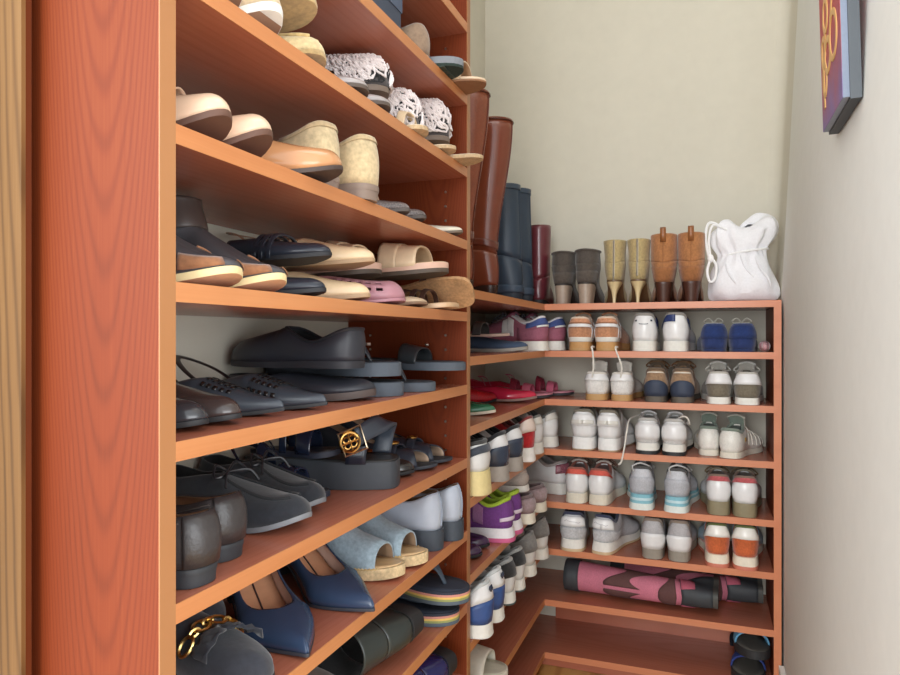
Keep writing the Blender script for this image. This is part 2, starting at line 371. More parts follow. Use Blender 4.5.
    def shaft_part(s, mat, lining=None, name='shaft', nv=12, solid=.0025, k1=1.0):
        mb = MB(); X = [x for x in s.xs(0, s.xo) if x <= s.xo]
        for sd in (1, -1): mb.grid([[s.pt(min(t, s.xo - 1e-6), sd, 1.0001 + k1 * j / nv) for j in range(nv + 1)] for t in X], flip=(sd < 0))
        return mb.out(name, mat, s.root, solid=solid, inner=lining or mat, sharp=70, merge=2e-4)
    def patch(s, name, mat, xa, xb, va, vb, d=.0012, sides=(1, -1), n=10, m=4, parent=None, solid=.0008):
        if xa > 0 and len(sides) == 2:
            for sd in sides: s.patch(name, mat, xa, xb, va, vb, d, (sd,), n, m, parent, solid)
            return
        f = lambda q, x: q(x) if callable(q) else q
        mb = MB()
        for sd in sides:
            X = [xa + (xb - xa) * (i / n) ** (1.8 if xa == 0 else 1) for i in range(n + 1)]
            if xa < s.xo - 1e-6 < xb and s.shaft is None: X = sorted(X + [s.xo])
            mb.grid([[s.off(t, sd, f(va, t) + (f(vb, t) - f(va, t)) * j / m, d) for j in range(m + 1)] for t in X], flip=(sd < 0))
        return mb.out(name, mat, parent or s.root, merge=3e-4, solid=solid, soff=1.0, sharp=70)
    def sole_part(s, mat, name='sole', fa=0.0, fb=1.0, sw=None, flare=0.0, xa=0.0, xb=1.0, parent=None, rnd=.5, ext=0.0):
        # a band of the sole between the fractions fa..fb of its thickness
        sw = s.sw if sw is None else sw; mb = MB(); X = s.xs(xa, xb, 24); K = 4; sides = {}
        for sd in (1, -1):
            rows = []
            for t in X:
                r = []
                for k in range(K + 1):
                    q = fa + (fb - fa) * k / K; z = s.zb(t) + s.thick(t) * q
                    o = sw + flare * (1 - q) + .012 * rnd * math.sin(PI * k / K)
                    xx = (.5 + (t - .5) * (1 + (o - 1) * .6)) * s.L + ext * (t - .5)
                    r.append(Vector((xx, s.ctr(t) + sd * s.w(t) * o, z)))
                rows.append(r)
            sides[sd] = rows; mb.grid(rows, flip=(sd < 0))
        mb.grid([[sides[1][i][0], sides[-1][i][0]] for i in range(len(X))], flip=True)
        mb.grid([[sides[1][i][K], sides[-1][i][K]] for i in range(len(X))])
        for i, fl in ((0, 0), (len(X) - 1, 1)):
            if sides[1][i][0].y - sides[-1][i][0].y > 1e-5: mb.grid([sides[1][i], sides[-1][i]], flip=bool(fl))
        return mb.out(name, mat, parent or s.root, sharp=45, merge=1e-4)
    def insole(s, mat, x1=None, sc=.93, dz=.0015, name='insole', x0=0.0):
        X = s.xs(x0, s.xo + .12 if x1 is None else x1, 16)
        mb = MB().grid([[Vector(((.5 + (t - .5) * .985) * s.L, s.ctr(t) + k * s.w(t) * sc, s.zt(t) + dz)) for k in (1, .5, 0, -.5, -1)] for t in X])
        return mb.out(name, mat, s.root, solid=.0012, soff=-1)
    def heel(s, mat, xh=.24, taper=.75, exp=1.0, name='heel', cx=.45, sw=1.0, top=0.0, drop=0.0):
        # block from the sole bottom to the ground; taper < 1 narrows it
        n = 10; loop = []
        ts = [xh * (i / n) ** 1.8 for i in range(n + 1)]
        for sd in (1, -1):
            q = [(t * s.L, s.ctr(t) + sd * s.w(t) * sw, s.zb(t)) for t in ts]
            loop += q[::-1] if sd > 0 else q[1:]
        c = (xh * s.L * cx, s.ctr(0)); rows = []; K = 8
        for k in range(K + 1):
            e = k / K; f = 1 + (taper - 1) * (1 - (1 - e) ** exp if exp > 1 else e)
            rows.append([Vector((c[0] + (p[0] - c[0]) * f, c[1] + (p[1] - c[1]) * f, (p[2] + top) * (1 - e) - drop * e)) for p in loop])
        mb = MB(); mb.grid(rows, wrap=True, flip=True); m = len(loop)
        mb.add(rows[-1], [tuple(range(m))]); mb.add(rows[0], [tuple(reversed(range(m)))])
        return mb.out(name, mat, s.root, sharp=50)
    def line(s, name, mat, pts, r=.0012, d=.0008, n=6, parent=None, closed=False):
        # seam, piping or strap lying on the upper: pts are (t, side, v)
        P = []
        for i in range(len(pts) - 1):
            a, b = pts[i], pts[i + 1]
            for k in range(8): 
                q = k / 8
                if a[1] == b[1]: P.append(s.off(a[0] + (b[0] - a[0]) * q, a[1], a[2] + (b[2] - a[2]) * q, d))
        P.append(s.off(*pts[-1], d))
        return MB().tube(P, r, n, closed=closed).out(name, mat, parent or s.root)
    def collar(s, mat, r=.004, name='collar', t1=None, dv=0.0, n=8):
        t1 = t1 if t1 is not None else s.xo; P = []
        N = 22
        for i in range(N, -1, -1): P.append(s.off(t1 * (i / N) ** 1.5, 1, 1.0 - dv, 0))
        for i in range(1, N + 1): P.append(s.off(t1 * (i / N) ** 1.5, -1, 1.0 - dv, 0))
        return MB().tube(P, r, n).out(name, mat, s.root)
    zmax = .107
    def laces(s, mat, ta, tb, n=5, half=.014, r=.0022, loops=True, name='lace'):
        mb = MB()
        def rp(t, y): 
            sd = 1 if y >= 0 else -1
            lo, hi = .3, 1.0
            for _ in range(14):
                m = (lo + hi) / 2
                if abs(s.pt(t, sd, m).y - s.ctr(t)) > abs(y): lo = m
                else: hi = m
            q = s.off(t, sd, hi, .003); q.z = min(q.z, s.zmax - .003); return q
        for i in range(n):
            t = ta + (tb - ta) * i / max(1, n - 1); dt = .5 * (tb - ta) / max(1, n - 1)
            mb.tube([rp(t, half), rp(t + dt * .5, half * .4) + Vector((0, 0, .002)), rp(t + dt * .5, -half * .4) + Vector((0, 0, .002)), rp(t + dt, -half)], r, 5)
        if loops:
            c = rp(ta, 0.0001) + Vector((.004, 0, .004)); c.z = min(c.z, s.zmax - .012)
            for sg in (1, -1):
                mb.tube(spline([c, c + Vector((.006, sg * .016, .008)), c + Vector((.002, sg * .034, -.004)), c + Vector((.014, sg * .026, -.008)), c], 5), r * .9, 5)
                mb.tube(spline([c, c + Vector((.014, sg * .012, .002)), c + Vector((.028, sg * .030, -.014))], 5), r * .9, 5)
            mb.ball(c, r * 1.8)
        return mb.out(name, mat, s.root)
    def tongue(s, mat, t=None, up=.035, back=.012, half=.02, name='tongue', lining=None):
        t = s.xo if t is None else t; rows = []
        for i in range(7):
            q = i / 6; x = (t + .16 - .16 * min(1, q * 2)) if q < .5 else t
            base = s.T(max(x, s.xo), 1); b2 = Vector((base.x, base.y, min(s.zmax - .004, base.z + .002)))
            if q >= .5:
                e = (q - .5) * 2; b2 = Vector((b2.x - back * e - .004 * e * e, b2.y, min(s.zmax - .003, b2.z + up * e)))
            wd = half * (.75 + .35 * q)
            rows.append([b2 + Vector((-.004 * k * k, k * wd, -.007 * k * k)) for k in (-1, -.6, -.2, .2, .6, 1)])
        return MB().grid(rows).out(name, mat, s.root, solid=.005, soff=0, inner=lining or mat)
def strap_arc(root, name, mat, pts, w=.006, t=.0016, n=8):
    # a flat band along a smooth path
    P = spline(pts, 8); return MB().tube(P, w / 2, n, flat=t / w).out(name, mat, root)
def band(root, name, mat, pts, widths, t=.002, up=None, inner=None):
    # band given by a path and a width vector per point (list of Vectors across)
    P = spline(pts, 7); Wd = spline(widths, 7)
    return MB().grid([[p - q * .5, p - q * .25, p, p + q * .25, p + q * .5] for p, q in zip(P, Wd)]).out(name, mat, root, solid=t, soff=0, inner=inner or mat)
# ---- where things stand
LIFT = .0007
def fit(loc, rz, L, ext=.0, gap=.006):
    # keep a shoe of length L off the wall behind it (it stays where its near end is)
    c, s_ = math.cos(rz), math.sin(rz); x, y, z = loc
    if c > .6 and x < XW + gap:
        tx, ty = x + L * c, y + L * s_; L = (tx - XW - gap) / c; x, y = tx - L * c, ty - L * s_
    if c < -.6 and x + L * c < XW + gap: L = (x - XW - gap) / -c
    if s_ > .6 and y + L * s_ > YW - gap - ext: L = (YW - gap - ext - y) / s_
    return (x, y, z), L
def toe_at(px, X, z, L, ang=0.0, py=None):
    # toe tip seen at pixel column px, at depth X on the shelf (or on the board at pixel px, py)
    p = on_z(px, py, z) if py is not None else Vector((X, y_at(px, X), z))
    z += LIFT
    return dict(loc=(p.x - L * math.cos(ang), p.y - L * math.sin(ang), z), rz=ang)
def heel_at(px, X, z, ang=PI): return dict(loc=(X, y_at(px, X), z + LIFT), rz=ang)
def heel_back(px, row, ang=0.0, dy=.004, dz=0.0):
    Y = YB + dy; return dict(loc=(x_at(px, Y), Y, ZR[row] + dz + LIFT), rz=PI / 2 + ang)
# ------------------------------------------------------------------ kinds of shoe
BLK = M('rubber', (38, 38, 40)); TAN = M('smooth', (196, 160, 120)); WHITE_R = M('rubber', (232, 230, 222))
def flat(kind, label, cat, group, loc, rz, up, lining, insole, solem, side=1, heelm=None, xh=.24, taper=.8, pitch=0, roll=0, holder=None, **k):
    loc, k['L'] = fit(loc, rz, k.get('L', .24))
    T = empty(kind, label, cat, loc, rz, group, pitch, roll); s = Shoe(T, side=side, **k)
    s.upper(up, lining); s.sole_part(solem)
    if insole: s.insole(insole)
    if k.get('lift', 0) > .004: s.heel(heelm or solem, xh, taper)
    return T, s
def sneaker(label, group, loc, rz, side=1, L=.24, W=.0385, up=None, lining=None, mid=None, out=None, tab=None, tabv=(.62, 1.0), counter=None, counterv=(0, .5), counterx=.3, eyestay=None, lace=None, tongue=None,
            hsole=.03, sole=.02, hc=.062, hs=.045, ht=.07, th=.030, xo=.42, pitch=0, roll=0, flare=.04, split=.3, toecap=None, stripes=None, tabx=.1, collar=None, loops=True, midband=None, spring=.012, cat='sneaker', up_tongue=.03, ow=.84, wave=None, name='sneaker', heel_ext=0.0, nlace=5):
    loc, L = fit(loc, rz, L, heel_ext * .5 + .006)
    T = empty(name, label, cat, loc, rz, group, pitch, roll)
    hc *= 1.1; hs *= 1.06; ht *= 1.08
    s = Shoe(T, L=L, W=W, toe='round', sole=sole, hsole=hsole, spring=spring, xo=xo, hc=hc, hs=hs, ht=ht, th=th, side=side, bulge=.005, ow=ow, sw=1.03, lean=.007, bend=.007, fh=.20)
    s.upper(up, lining or up, solid=.004)
    s.sole_part(mid, 'midsole', split, 1.0, flare=flare, ext=heel_ext); s.sole_part(out or mid, 'outsole', 0, split, flare=flare, ext=heel_ext)
    if midband: s.sole_part(midband[0], 'midsole_band', midband[1], midband[2], sw=1.045, flare=flare, ext=heel_ext)
    s.insole(lining or up)
    if counter: s.patch('heel_counter', counter, 0, counterx, counterv[0], counterv[1] if not wave else wave, .0016)
    if tab: s.patch('heel_tab', tab, 0, tabx, tabv[0], tabv[1], .0022)
    if eyestay: s.patch('eyestay', eyestay, xo + .005, .72, .62, .93, .0014)
    if toecap: s.patch('toe_cap', toecap, .74, .985, .0, .8, .0012)
    if stripes:
        for i in range(stripes[1]):
            xa = .36 + .08 * i; s.patch('side_stripe', stripes[0], xa, xa + .035, .05, .75, .0014, n=3, m=5)
    s.tongue(tongue or up, up=up_tongue, half=.021, lining=lining)
    s.collar(collar or lining or up, .0045, t1=xo * .93)
    if lace: s.laces(lace, xo + .03, .70, nlace, loops=loops)
    return T, s
def boot(kind, label, group, loc, rz, side=1, L=.25, W=.041, toe='almond', lift=.03, sole=.006, hsole=None, xo=.46, hc=.075, ht=.095, th=.024, top=.16, rx=.052, ry=.045, cx=.052, calf=.0, up=None, shaftm=None, lining=None, solem=None, heelm=None, xh=.25, taper=.85, exp=1.0, pitch=0, roll=0, spring=.006, cat='boot', hcx=.45, ring=.95):
    if loc[0]: loc, L = fit(loc, rz, L)
    T = empty(kind, label, cat, loc, rz, group, pitch, roll)
    s = Shoe(T, L=L, W=W, toe=toe, lift=lift, sole=sole, hsole=hsole, xo=xo, hc=hc, ht=ht, th=th, side=side, spring=spring, bulge=.003, shaft=(top, rx, ry, cx, calf), lean=0, ring=ring)
    s.upper(up, lining or up); s.shaft_part(shaftm or up, lining or up); s.sole_part(solem)
    if lift > .004: s.heel(heelm or solem, xh, taper, exp, cx=hcx)
    return T, s
def pair_of(fn, places, labels, **k):
    out = []
    for i, (p, l) in enumerate(zip(places, labels)):
        q = dict(k); q.update(p); out.append(fn(label=l, side=(1, -1)[i % 2], **q))
    return out

def slide(kind, label, cat, group, loc, rz, side=1, L=.245, W=.043, toe='round', lift=0.0, sole=.012, hsole=None, solem=None, footbed=None, spring=.004, pitch=0, roll=0, layers=None, sw=1.02, xh=.25, taper=.9):
    # open shoe: only the sole and footbed; straps are added by the caller
    loc, L = fit(loc, rz, L, gap=.009)
    T = empty(kind, label, cat, loc, rz, group, pitch, roll)
    s = Shoe(T, L=L, W=W, toe=toe, lift=lift, sole=sole, hsole=hsole, spring=spring, xo=.999, side=side, bend=.005, sw=sw)
    if layers:
        for nm, m, a, b in layers: s.sole_part(m, nm, a, b)
    else: s.sole_part(solem)
    if lift > .004: s.heel(solem, xh, taper)
    if footbed: s.insole(footbed, x1=1.0, sc=.97, dz=.0012, name='footbed')
    return T, s
def cover(s, name, mat, a, b, ha, hb, lining=None, solid=.0025, out=1.0, nv=8, z0=0.0):
    # a strap or vamp arching over the foot between the length fractions a..b (heights ha..hb at the middle)
    mb = MB(); n = 8
    for sd in (1, -1):
        rows = []
        for i in range(n + 1):
            t = a + (b - a) * i / n; h = ha + (hb - ha) * i / n; r = []
            for j in range(nv + 1):
                q = j / nv * PI / 2
                r.append(Vector((t * s.L, s.ctr(t) + sd * s.w(t) * out * math.cos(q) ** .8, s.zt(t) - .003 + z0 + (h + .003) * math.sin(q) ** .85)))
            rows.append(r)
        mb.grid(rows, flip=(sd < 0))
    return mb.out(name, mat, s.root, solid=solid, soff=0, inner=lining or mat, sharp=70, merge=2e-4)
def thong(s, mat, name='thong_strap', tf=.80, tb=.40, h=.022, w=.013, t=.004, mid=.68):
    c = Vector((tf * s.L, s.ctr(tf), s.zt(tf)))
    for sd in (1, -1):
        e = Vector((tb * s.L, s.ctr(tb) + sd * s.w(tb) * .93, s.zt(tb) + .001)); m = Vector((mid * s.L, s.ctr(mid) + sd * .006, s.zt(mid) + h))
        m2 = m.lerp(e, .5) + Vector((0, sd * .006, .010))
        P = spline([c, c.lerp(m, .6) + Vector((.004, 0, .004)), m, m2, e], 6); N = len(P); mb = MB(); rows = []
        for i, p in enumerate(P):
            q = i / (N - 1); ww = w * (.35 + .75 * sstep(.15, .5, q))
            d = (P[min(N - 1, i + 1)] - P[max(0, i - 1)]).normalized(); side_v = Vector((0, 0, 1)).cross(d); side_v = side_v.normalized() if side_v.length > .2 else Vector((0, 1, 0))
            tilt = side_v * .75 + Vector((0, 0, -.45 * sd)) * (1 if True else 0)
            rows.append([p - tilt * ww / 2, p, p + tilt * ww / 2])
        mb.grid(rows); mb.out(name, mat, s.root, solid=t, soff=0)
# ------------------------------------------------------------------ trainers on the back shelves (heels to the room)
WHT = M('smooth', (236, 236, 236)); OFFW = M('smooth', (226, 224, 216)); GREYM = M('mesh', (176, 178, 184)); LGREY = M('mesh', (206, 208, 212)); DGREY = M('mesh', (92, 92, 94)); GUM = M('rubber', (190, 148, 96)); NAVYM = M('suede', (40, 58, 104))
DARKL = M('cloth', (60, 58, 58)); OLIVE = M('rubber', (142, 132, 104)); CREAM = M('rubber', (214, 204, 176)); LACEW = M('cloth', (232, 228, 218)); TANS = M('suede', (196, 140, 104)); PEACH = M('rubber', (196, 148, 92))
def sn(pxs, row, labels, group, angs=(0, 0), dys=(.004, .004), **k):
    return pair_of(sneaker, [heel_back(px, row, a, d) for px, a, d in zip(pxs, angs, dys)], labels, group=group, **k)
# top board but one
for T, s in sn((579, 607), 1, ('tan suede trainer with white stripes, left of the pair under the dark booties', 'tan suede trainer with white stripes, right of the pair under the dark booties'), 'tan striped trainers', up=TANS, lining=M('cloth', (206, 188, 168)), mid=PEACH, out=GUM, tab=M('suede', (212, 152, 116)), tabv=(.72, 1), counter=TANS, lace=None, hsole=.024, sole=.018, hc=.058, tongue=TANS, collar=M('cloth', (226, 206, 184)), ht=.066):
    for q in (.10, .2, .30): s.patch('side_stripe', WHT, q - .02, q + .012, .1, .8, .002, n=3)
    s.patch('heel_stripe', WHT, 0, .07, .52, .66, .003)
    s.patch('heel_base', OFFW, 0, .2, .0, .14, .002)
r = sn((641, 677), 1, ('white low trainer with small face-like heel print under olive booties', 'white low trainer with blue heel patch under tan booties'), 'white trainers with navy trim', up=WHT, lining=M('cloth', (150, 146, 140)), mid=WHITE_R, tab=None, lace=LACEW, hsole=.026, sole=.02, hc=.064, tongue=M('mesh', (150, 146, 138)), eyestay=OFFW, W=.038, loops=False)
NV = M('smooth', (50, 64, 112))
s = r[0][1]
for sd in (1, -1): s.patch('printed_eye', M('smooth', (52, 62, 78)), .016, .026, .64, .71, .002, sides=(sd,), n=3, m=2)
s.line('printed_smile', M('smooth', (52, 62, 78)), [(.006, 1, .55), (.003, 1, .535), (.0, 1, .53)], .0008); s.line('printed_smile', M('smooth', (52, 62, 78)), [(.006, -1, .55), (.003, -1, .535), (.0, -1, .53)], .0008)
r[1][1].patch('heel_patch', NV, .0, .06, .62, 1.0, .002, sides=(1,)); r[1][1].patch('side_flash', NV, .08, .30, .55, .9, .002, sides=(1,))
r[0][1].patch('side_flash', NV, .08, .36, .55, .85, .002, sides=(-1,)); r[1][1].patch('side_flash', NV, .1, .35, .5, .9, .002, sides=(-1,))
BLUE = M('suede', (36, 54, 104))
for T, s in pair_of(flat, [heel_back(713.5, 1), heel_back(743.5, 1)], ('blue suede driving moccasin, left of the pair beside end panel', 'blue suede driving moccasin, right of the pair beside end panel'), kind='moccasin', cat='shoe', group='blue suede driving moccasins', up=BLUE, lining=M('leather', (120, 96, 76)), insole=M('leather', (150, 120, 96)), solem=M('suede', (34, 50, 92)), W=.038, L=.235, hc=.062, hs=.048, ht=.058, th=.03, sole=.006, toe='round', bulge=.004, fh=.2):
    s.collar(M('suede', (48, 76, 138)), .003); s.patch('heel_tab', M('suede', (30, 52, 106)), 0, .09, .35, 1.0, .002)
    mb = MB(); c = s.T(s.xo, 1) + Vector((-.004, 0, .010))
    for sg in (1, -1): mb.tube(spline([c, c + Vector((-.006, sg * .012, .012)), c + Vector((-.006, sg * .024, .004)), c + Vector((.004, sg * .018, .0)), c], 5), .0016, 6)
    mb.out('lace', M('cloth', (226, 222, 208)), T)
bl = empty('decorative_ball', 'small pink and silver ball beside the blue moccasins', 'ball', (x_at(764.5, YB + .022), YB + .022, ZR[1] + .0022))
MB().ball((0, 0, .0125), .0125, n=16, k=10).out('ball', M('glitter', (186, 140, 146)), bl)
mb = MB()
for a in (0, 1.05, 2.1): mb.tube([(.0127 * math.cos(k * PI / 10) * math.cos(a), .0127 * math.cos(k * PI / 10) * math.sin(a), .0125 + .0127 * math.sin(k * PI / 10)) for k in range(20)], .001, 5, closed=True)
mb.out('silver_wire', M('metal', (214, 208, 208)), bl)
# second row: white with hanging laces, brown trail pair, olive pair
for i, (T, s) in enumerate(sn((595.5, 624), 2, ('white gum-soled trainer with one lace hanging up to shelf above, left one', 'white gum-soled trainer with one lace hanging up to shelf above, right one'), 'white gum-soled trainers', up=M('mesh', (232, 230, 226)), mid=GUM, lining=M('cloth', (216, 210, 200)), hsole=.016, sole=.014, hc=.05, W=.038, tab=WHT, tabv=(.55, 1), tabx=.13, tongue=OFFW, ht=.052, loops=False, lace=LACEW)):
    c = Vector((-.001, .004, .062)); q = Vector((-.008, .002 + .012 * i, .128))
    MB().tube(spline([c + Vector((.02, 0, -.004)), c, c + Vector((-.006, -.004, .03)), q, q + Vector((.006, .004, .014)), q + Vector((.024, .0, .0135))], 7), .0026, 6).out('loose_lace', LACEW, T)
    s.collar(M('cloth', (220, 214, 204)), .005, name='collar_lining')
BRN = M('suede', (168, 136, 106))
for T, s in sn((653.5, 684), 2, ('brown trail shoe with dark blue heel cup, left one of its pair', 'brown trail shoe with dark blue heel cup, right one of its pair'), 'brown trail shoes', up=BRN, mid=M('rubber', (92, 84, 74)), lining=M('cloth', (110, 92, 74)), counter=M('rubber', (56, 66, 86)), counterv=(0, .5), counterx=.12, hsole=.015, sole=.014, hc=.064, tongue=M('mesh', (120, 92, 64)), ht=.072, lace=M('cloth', (128, 88, 52)), W=.038, loops=True, wave=lambda t: .50 - t * 2.5, up_tongue=.03):
    s.patch('heel_logo', M('smooth', (226, 216, 200)), .0, .035, .78, .84, .0022); s.patch('side_panel', M('suede', (126, 96, 72)), .16, .38, .1, .8, .0016)
OLV = M('suede', (122, 114, 98))
for i, (T, s) in enumerate(sn((715.5, 746), 2, ('white and olive grey trainer, left of its pair beside the right panel', 'white and olive grey trainer turned outward beside the right panel'), 'white and olive grey trainers', angs=(.0, -.02), up=OLV, mid=WHITE_R, lining=M('cloth', (190, 186, 176)), tab=WHT, tabv=(.45, 1), tabx=.16, hsole=.017, sole=.014, hc=.055, tongue=M('mesh', (222, 222, 216)), eyestay=WHT, lace=LACEW, ht=.062, W=.038)):
    s.line('heel_script', M('smooth', (110, 116, 120)), [(.03, 1, .74), (.02, 1, .82), (.012, 1, .72), (.0, 1, .8)], .0012); s.line('heel_script', M('smooth', (110, 116, 120)), [(.0, -1, .76), (.012, -1, .82), (.024, -1, .72)], .0012)
# third row: chunky white, white with black soles, white leather
for T, s in sn((581, 611), 3, ('bulky all white trainer, left of its pair above coral collar pair', 'bulky all white trainer, right of its pair above coral collar pair'), 'bulky white trainers', angs=(0, -.05), up=WHT, mid=M('rubber', (238, 238, 236)), out=M('rubber', (178, 152, 122)), split=.12, lining=M('cloth', (132, 126, 112)), hsole=.034, sole=.026, hc=.066, W=.038, tab=WHT, tabv=(.35, .8), tabx=.09, lace=M('cloth', (150, 138, 116)), tongue=M('mesh', (140, 130, 112)), ht=.07, loops=False):
    s.patch('heel_pad', OFFW, .0, .05, .42, .56, .004)
for i, (T, s) in enumerate(sn((643, 679), 3, ('white trainer with black outsole and one lace dangling off shelf', 'white trainer with black outsole, right of its pair'), 'white trainers with black outsoles', up=M('mesh', (228, 228, 228)), mid=WHITE_R, out=BLK, split=.34, lining=M('cloth', (190, 188, 184)), hsole=.028, sole=.022, hc=.056, tab=WHT, tabv=(.1, .75), tabx=.12, lace=LACEW, tongue=WHT, ht=.064, W=.038, flare=.1, loops=(i == 1) if False else False)):
    if i == 0: MB().tube(spline([(.11, .02, .092), (.04, .048, .085), (.0, .052, .06), (-.006, .058, .02), (-.012, .066, -.02), (-.010, .074, -.03)], 7), .0024, 6).out('dangling_lace', LACEW, T)
    else: MB().tube(spline([(.03, .0, .088), (.01, -.02, .1), (.0, -.034, .098), (.02, -.04, .08), (.06, -.03, .08)], 6), .0024, 6).out('pull_loop', LACEW, T)
for T, s in pair_of(sneaker, [heel_back(706, 3, .0, .035), heel_back(726, 3, -.32, .010)], ('white leather slip trainer standing straight, left of its turned ribbed mate', 'white ribbed leather trainer turned sideways at right end of its shelf'), group='white leather ribbed trainers', up=M('pebble', (232, 230, 222)), mid=M('rubber', (222, 216, 200)), lining=M('cloth', (126, 140, 128)), hsole=.014, sole=.012, hc=.052, hs=.046, ht=.06, W=.034, L=.20, tongue=M('cloth', (190, 190, 178)), lace=None):
    for k in range(5):
        t = .44 + .1 * k
        s.line('upper_rib', M('pebble', (216, 212, 200)), [(t, -1, .1), (t - .03, -1, .55), (t - .02, -1, .95)], .0016)
    s.patch('small_label', M('smooth', (190, 150, 60)), .2, .25, .42, .6, .002, sides=(1, -1), n=3, m=2)
# fourth row: red collar trainers, running shoes with blue soles, olive soled
RED = M('mesh', (214, 96, 82))
for T, s in sn((573.5, 601), 4, ('white trainer with coral red heel collar, left of its pair in corner', 'white trainer with coral red heel collar, right of its pair in corner'), 'white trainers with coral collars', angs=(0.02, -.06), up=WHT, mid=M('rubber', (222, 214, 196)), lining=M('cloth', (150, 92, 78)), tab=RED, tabv=(.7, 1.0), tabx=.2, hsole=.026, sole=.02, hc=.06, W=.038, tongue=M('mesh', (210, 200, 190)), lace=M('cloth', (120, 86, 70)), ht=.066):
    pass
TEAL = M('foam', (134, 190, 204))
for i, (T, s) in enumerate(sn((636.5, 682), 4, ('grey running shoe with pale blue wavy sole, left of its pair', 'grey running shoe with pale blue wavy sole, right of its pair'), 'grey running shoes with blue soles', angs=(.04, -.05), up=M('mesh', (204, 206, 212)), mid=TEAL, out=M('foam', (226, 232, 226)), split=.42, lining=M('cloth', (84, 84, 84)), hsole=.038, sole=.028, hc=.062, tongue=M('mesh', (120, 120, 118)), eyestay=LGREY, lace=M('cloth', (208, 208, 204)), W=.038, ht=.07, flare=.16, heel_ext=.012, midband=(M('foam', (196, 222, 228)), .62, .78), counter=M('mesh', (192, 194, 200)), counterv=(0, .55))):
    MB().tube(spline([(-.004, .018, .098), (-.012, .02, .112), (-.006, .0, .12), (.01, -.022, .112), (.04, -.03, .1)], 6), .0022, 6).out('pull_loop', M('cloth', (196, 198, 198)), T)
for i, (T, s) in enumerate(sn((714, 745), 4, ('white trainer with rose collar and olive sole, left of its pair', 'white trainer with rose collar and olive sole, angled beside right panel'), 'white trainers with rose collars', angs=(.02, -.03), up=WHT, mid=OLIVE, lining=M('cloth', (132, 110, 96)), tab=M('suede', (190, 92, 96)), tabv=(.72, 1.0), tabx=.14, hsole=.034, sole=.022, hc=.058, W=.038, flare=0, split=.0001, midband=None, tongue=M('mesh', (150, 140, 120)), lace=M('cloth', (120, 100, 72)), ht=.064, eyestay=M('suede', (92, 66, 74)))):
    pass
# fifth row
for i, (T, s) in enumerate(sn((571, 606), 5, ('light grey running shoe with round heel disc, left of its pair', 'light grey running shoe with round heel disc, turned right'), 'light grey running shoes', angs=(.10, -.22), up=M('mesh', (198, 198, 202)), mid=M('foam', (232, 228, 220)), out=M('rubber', (206, 178, 140)), split=.25, lining=M('cloth', (60, 66, 92)), hsole=.03, sole=.022, hc=.062, W=.038, tongue=GREYM, lace=M('cloth', (180, 180, 184)), eyestay=M('suede', (170, 170, 174)), ht=.068, flare=.1, heel_ext=.01, counter=M('suede', (204, 204, 206)), counterv=(0, .35))):
    s.patch('heel_disc', M('smooth', (238, 238, 238)), 0, .075, .42, .8, .0035); s.line('disc_mark', M('smooth', (200, 200, 204)), [(.02, 1, .6), (.01, 1, .66), (0, 1, .6)], .0009, .0045); s.line('disc_mark', M('smooth', (200, 200, 204)), [(0, -1, .6), (.01, -1, .55), (.02, -1, .6)], .0009, .0045)
for T, s in sn((650, 681.5), 5, ('grey and white trainer with grey brown outsole, left of its pair', 'grey and white trainer with grey brown outsole, right of its pair'), 'grey and white trainers', up=M('mesh', (186, 184, 186)), mid=M('rubber', (150, 142, 130)), lining=M('cloth', (142, 128, 116)), counter=WHT, counterv=(0, .44), counterx=.22, hsole=.026, sole=.02, hc=.068, W=.038, tongue=M('mesh', (160, 150, 140)), lace=M('cloth', (150, 140, 128)), ht=.072, flare=0): pass
ORG = M('suede', (206, 104, 58))
for i, (T, s) in enumerate(sn((714, 744), 5, ('orange and white trainer with green laces, left of its pair', 'orange and white trainer with green laces, turned toward right panel'), 'orange and white trainers', angs=(.03, -.04), up=ORG, mid=M('foam', (236, 226, 206)), out=M('rubber', (206, 120, 96)), split=.3, lining=M('cloth', (96, 110, 62)), tab=M('smooth', (240, 238, 230)), tabv=(.5, 1), tabx=.24, hsole=.03, sole=.022, hc=.066, W=.038, tongue=M('mesh', (196, 206, 130)), lace=M('cloth', (120, 150, 88)), eyestay=M('mesh', (166, 190, 206)), toecap=M('mesh', (176, 196, 206)), ht=.07, flare=.08, heel_ext=.012)):
    s.patch('side_panel', M('mesh', (170, 192, 206)), .36, .7, .05, .6, .0014)
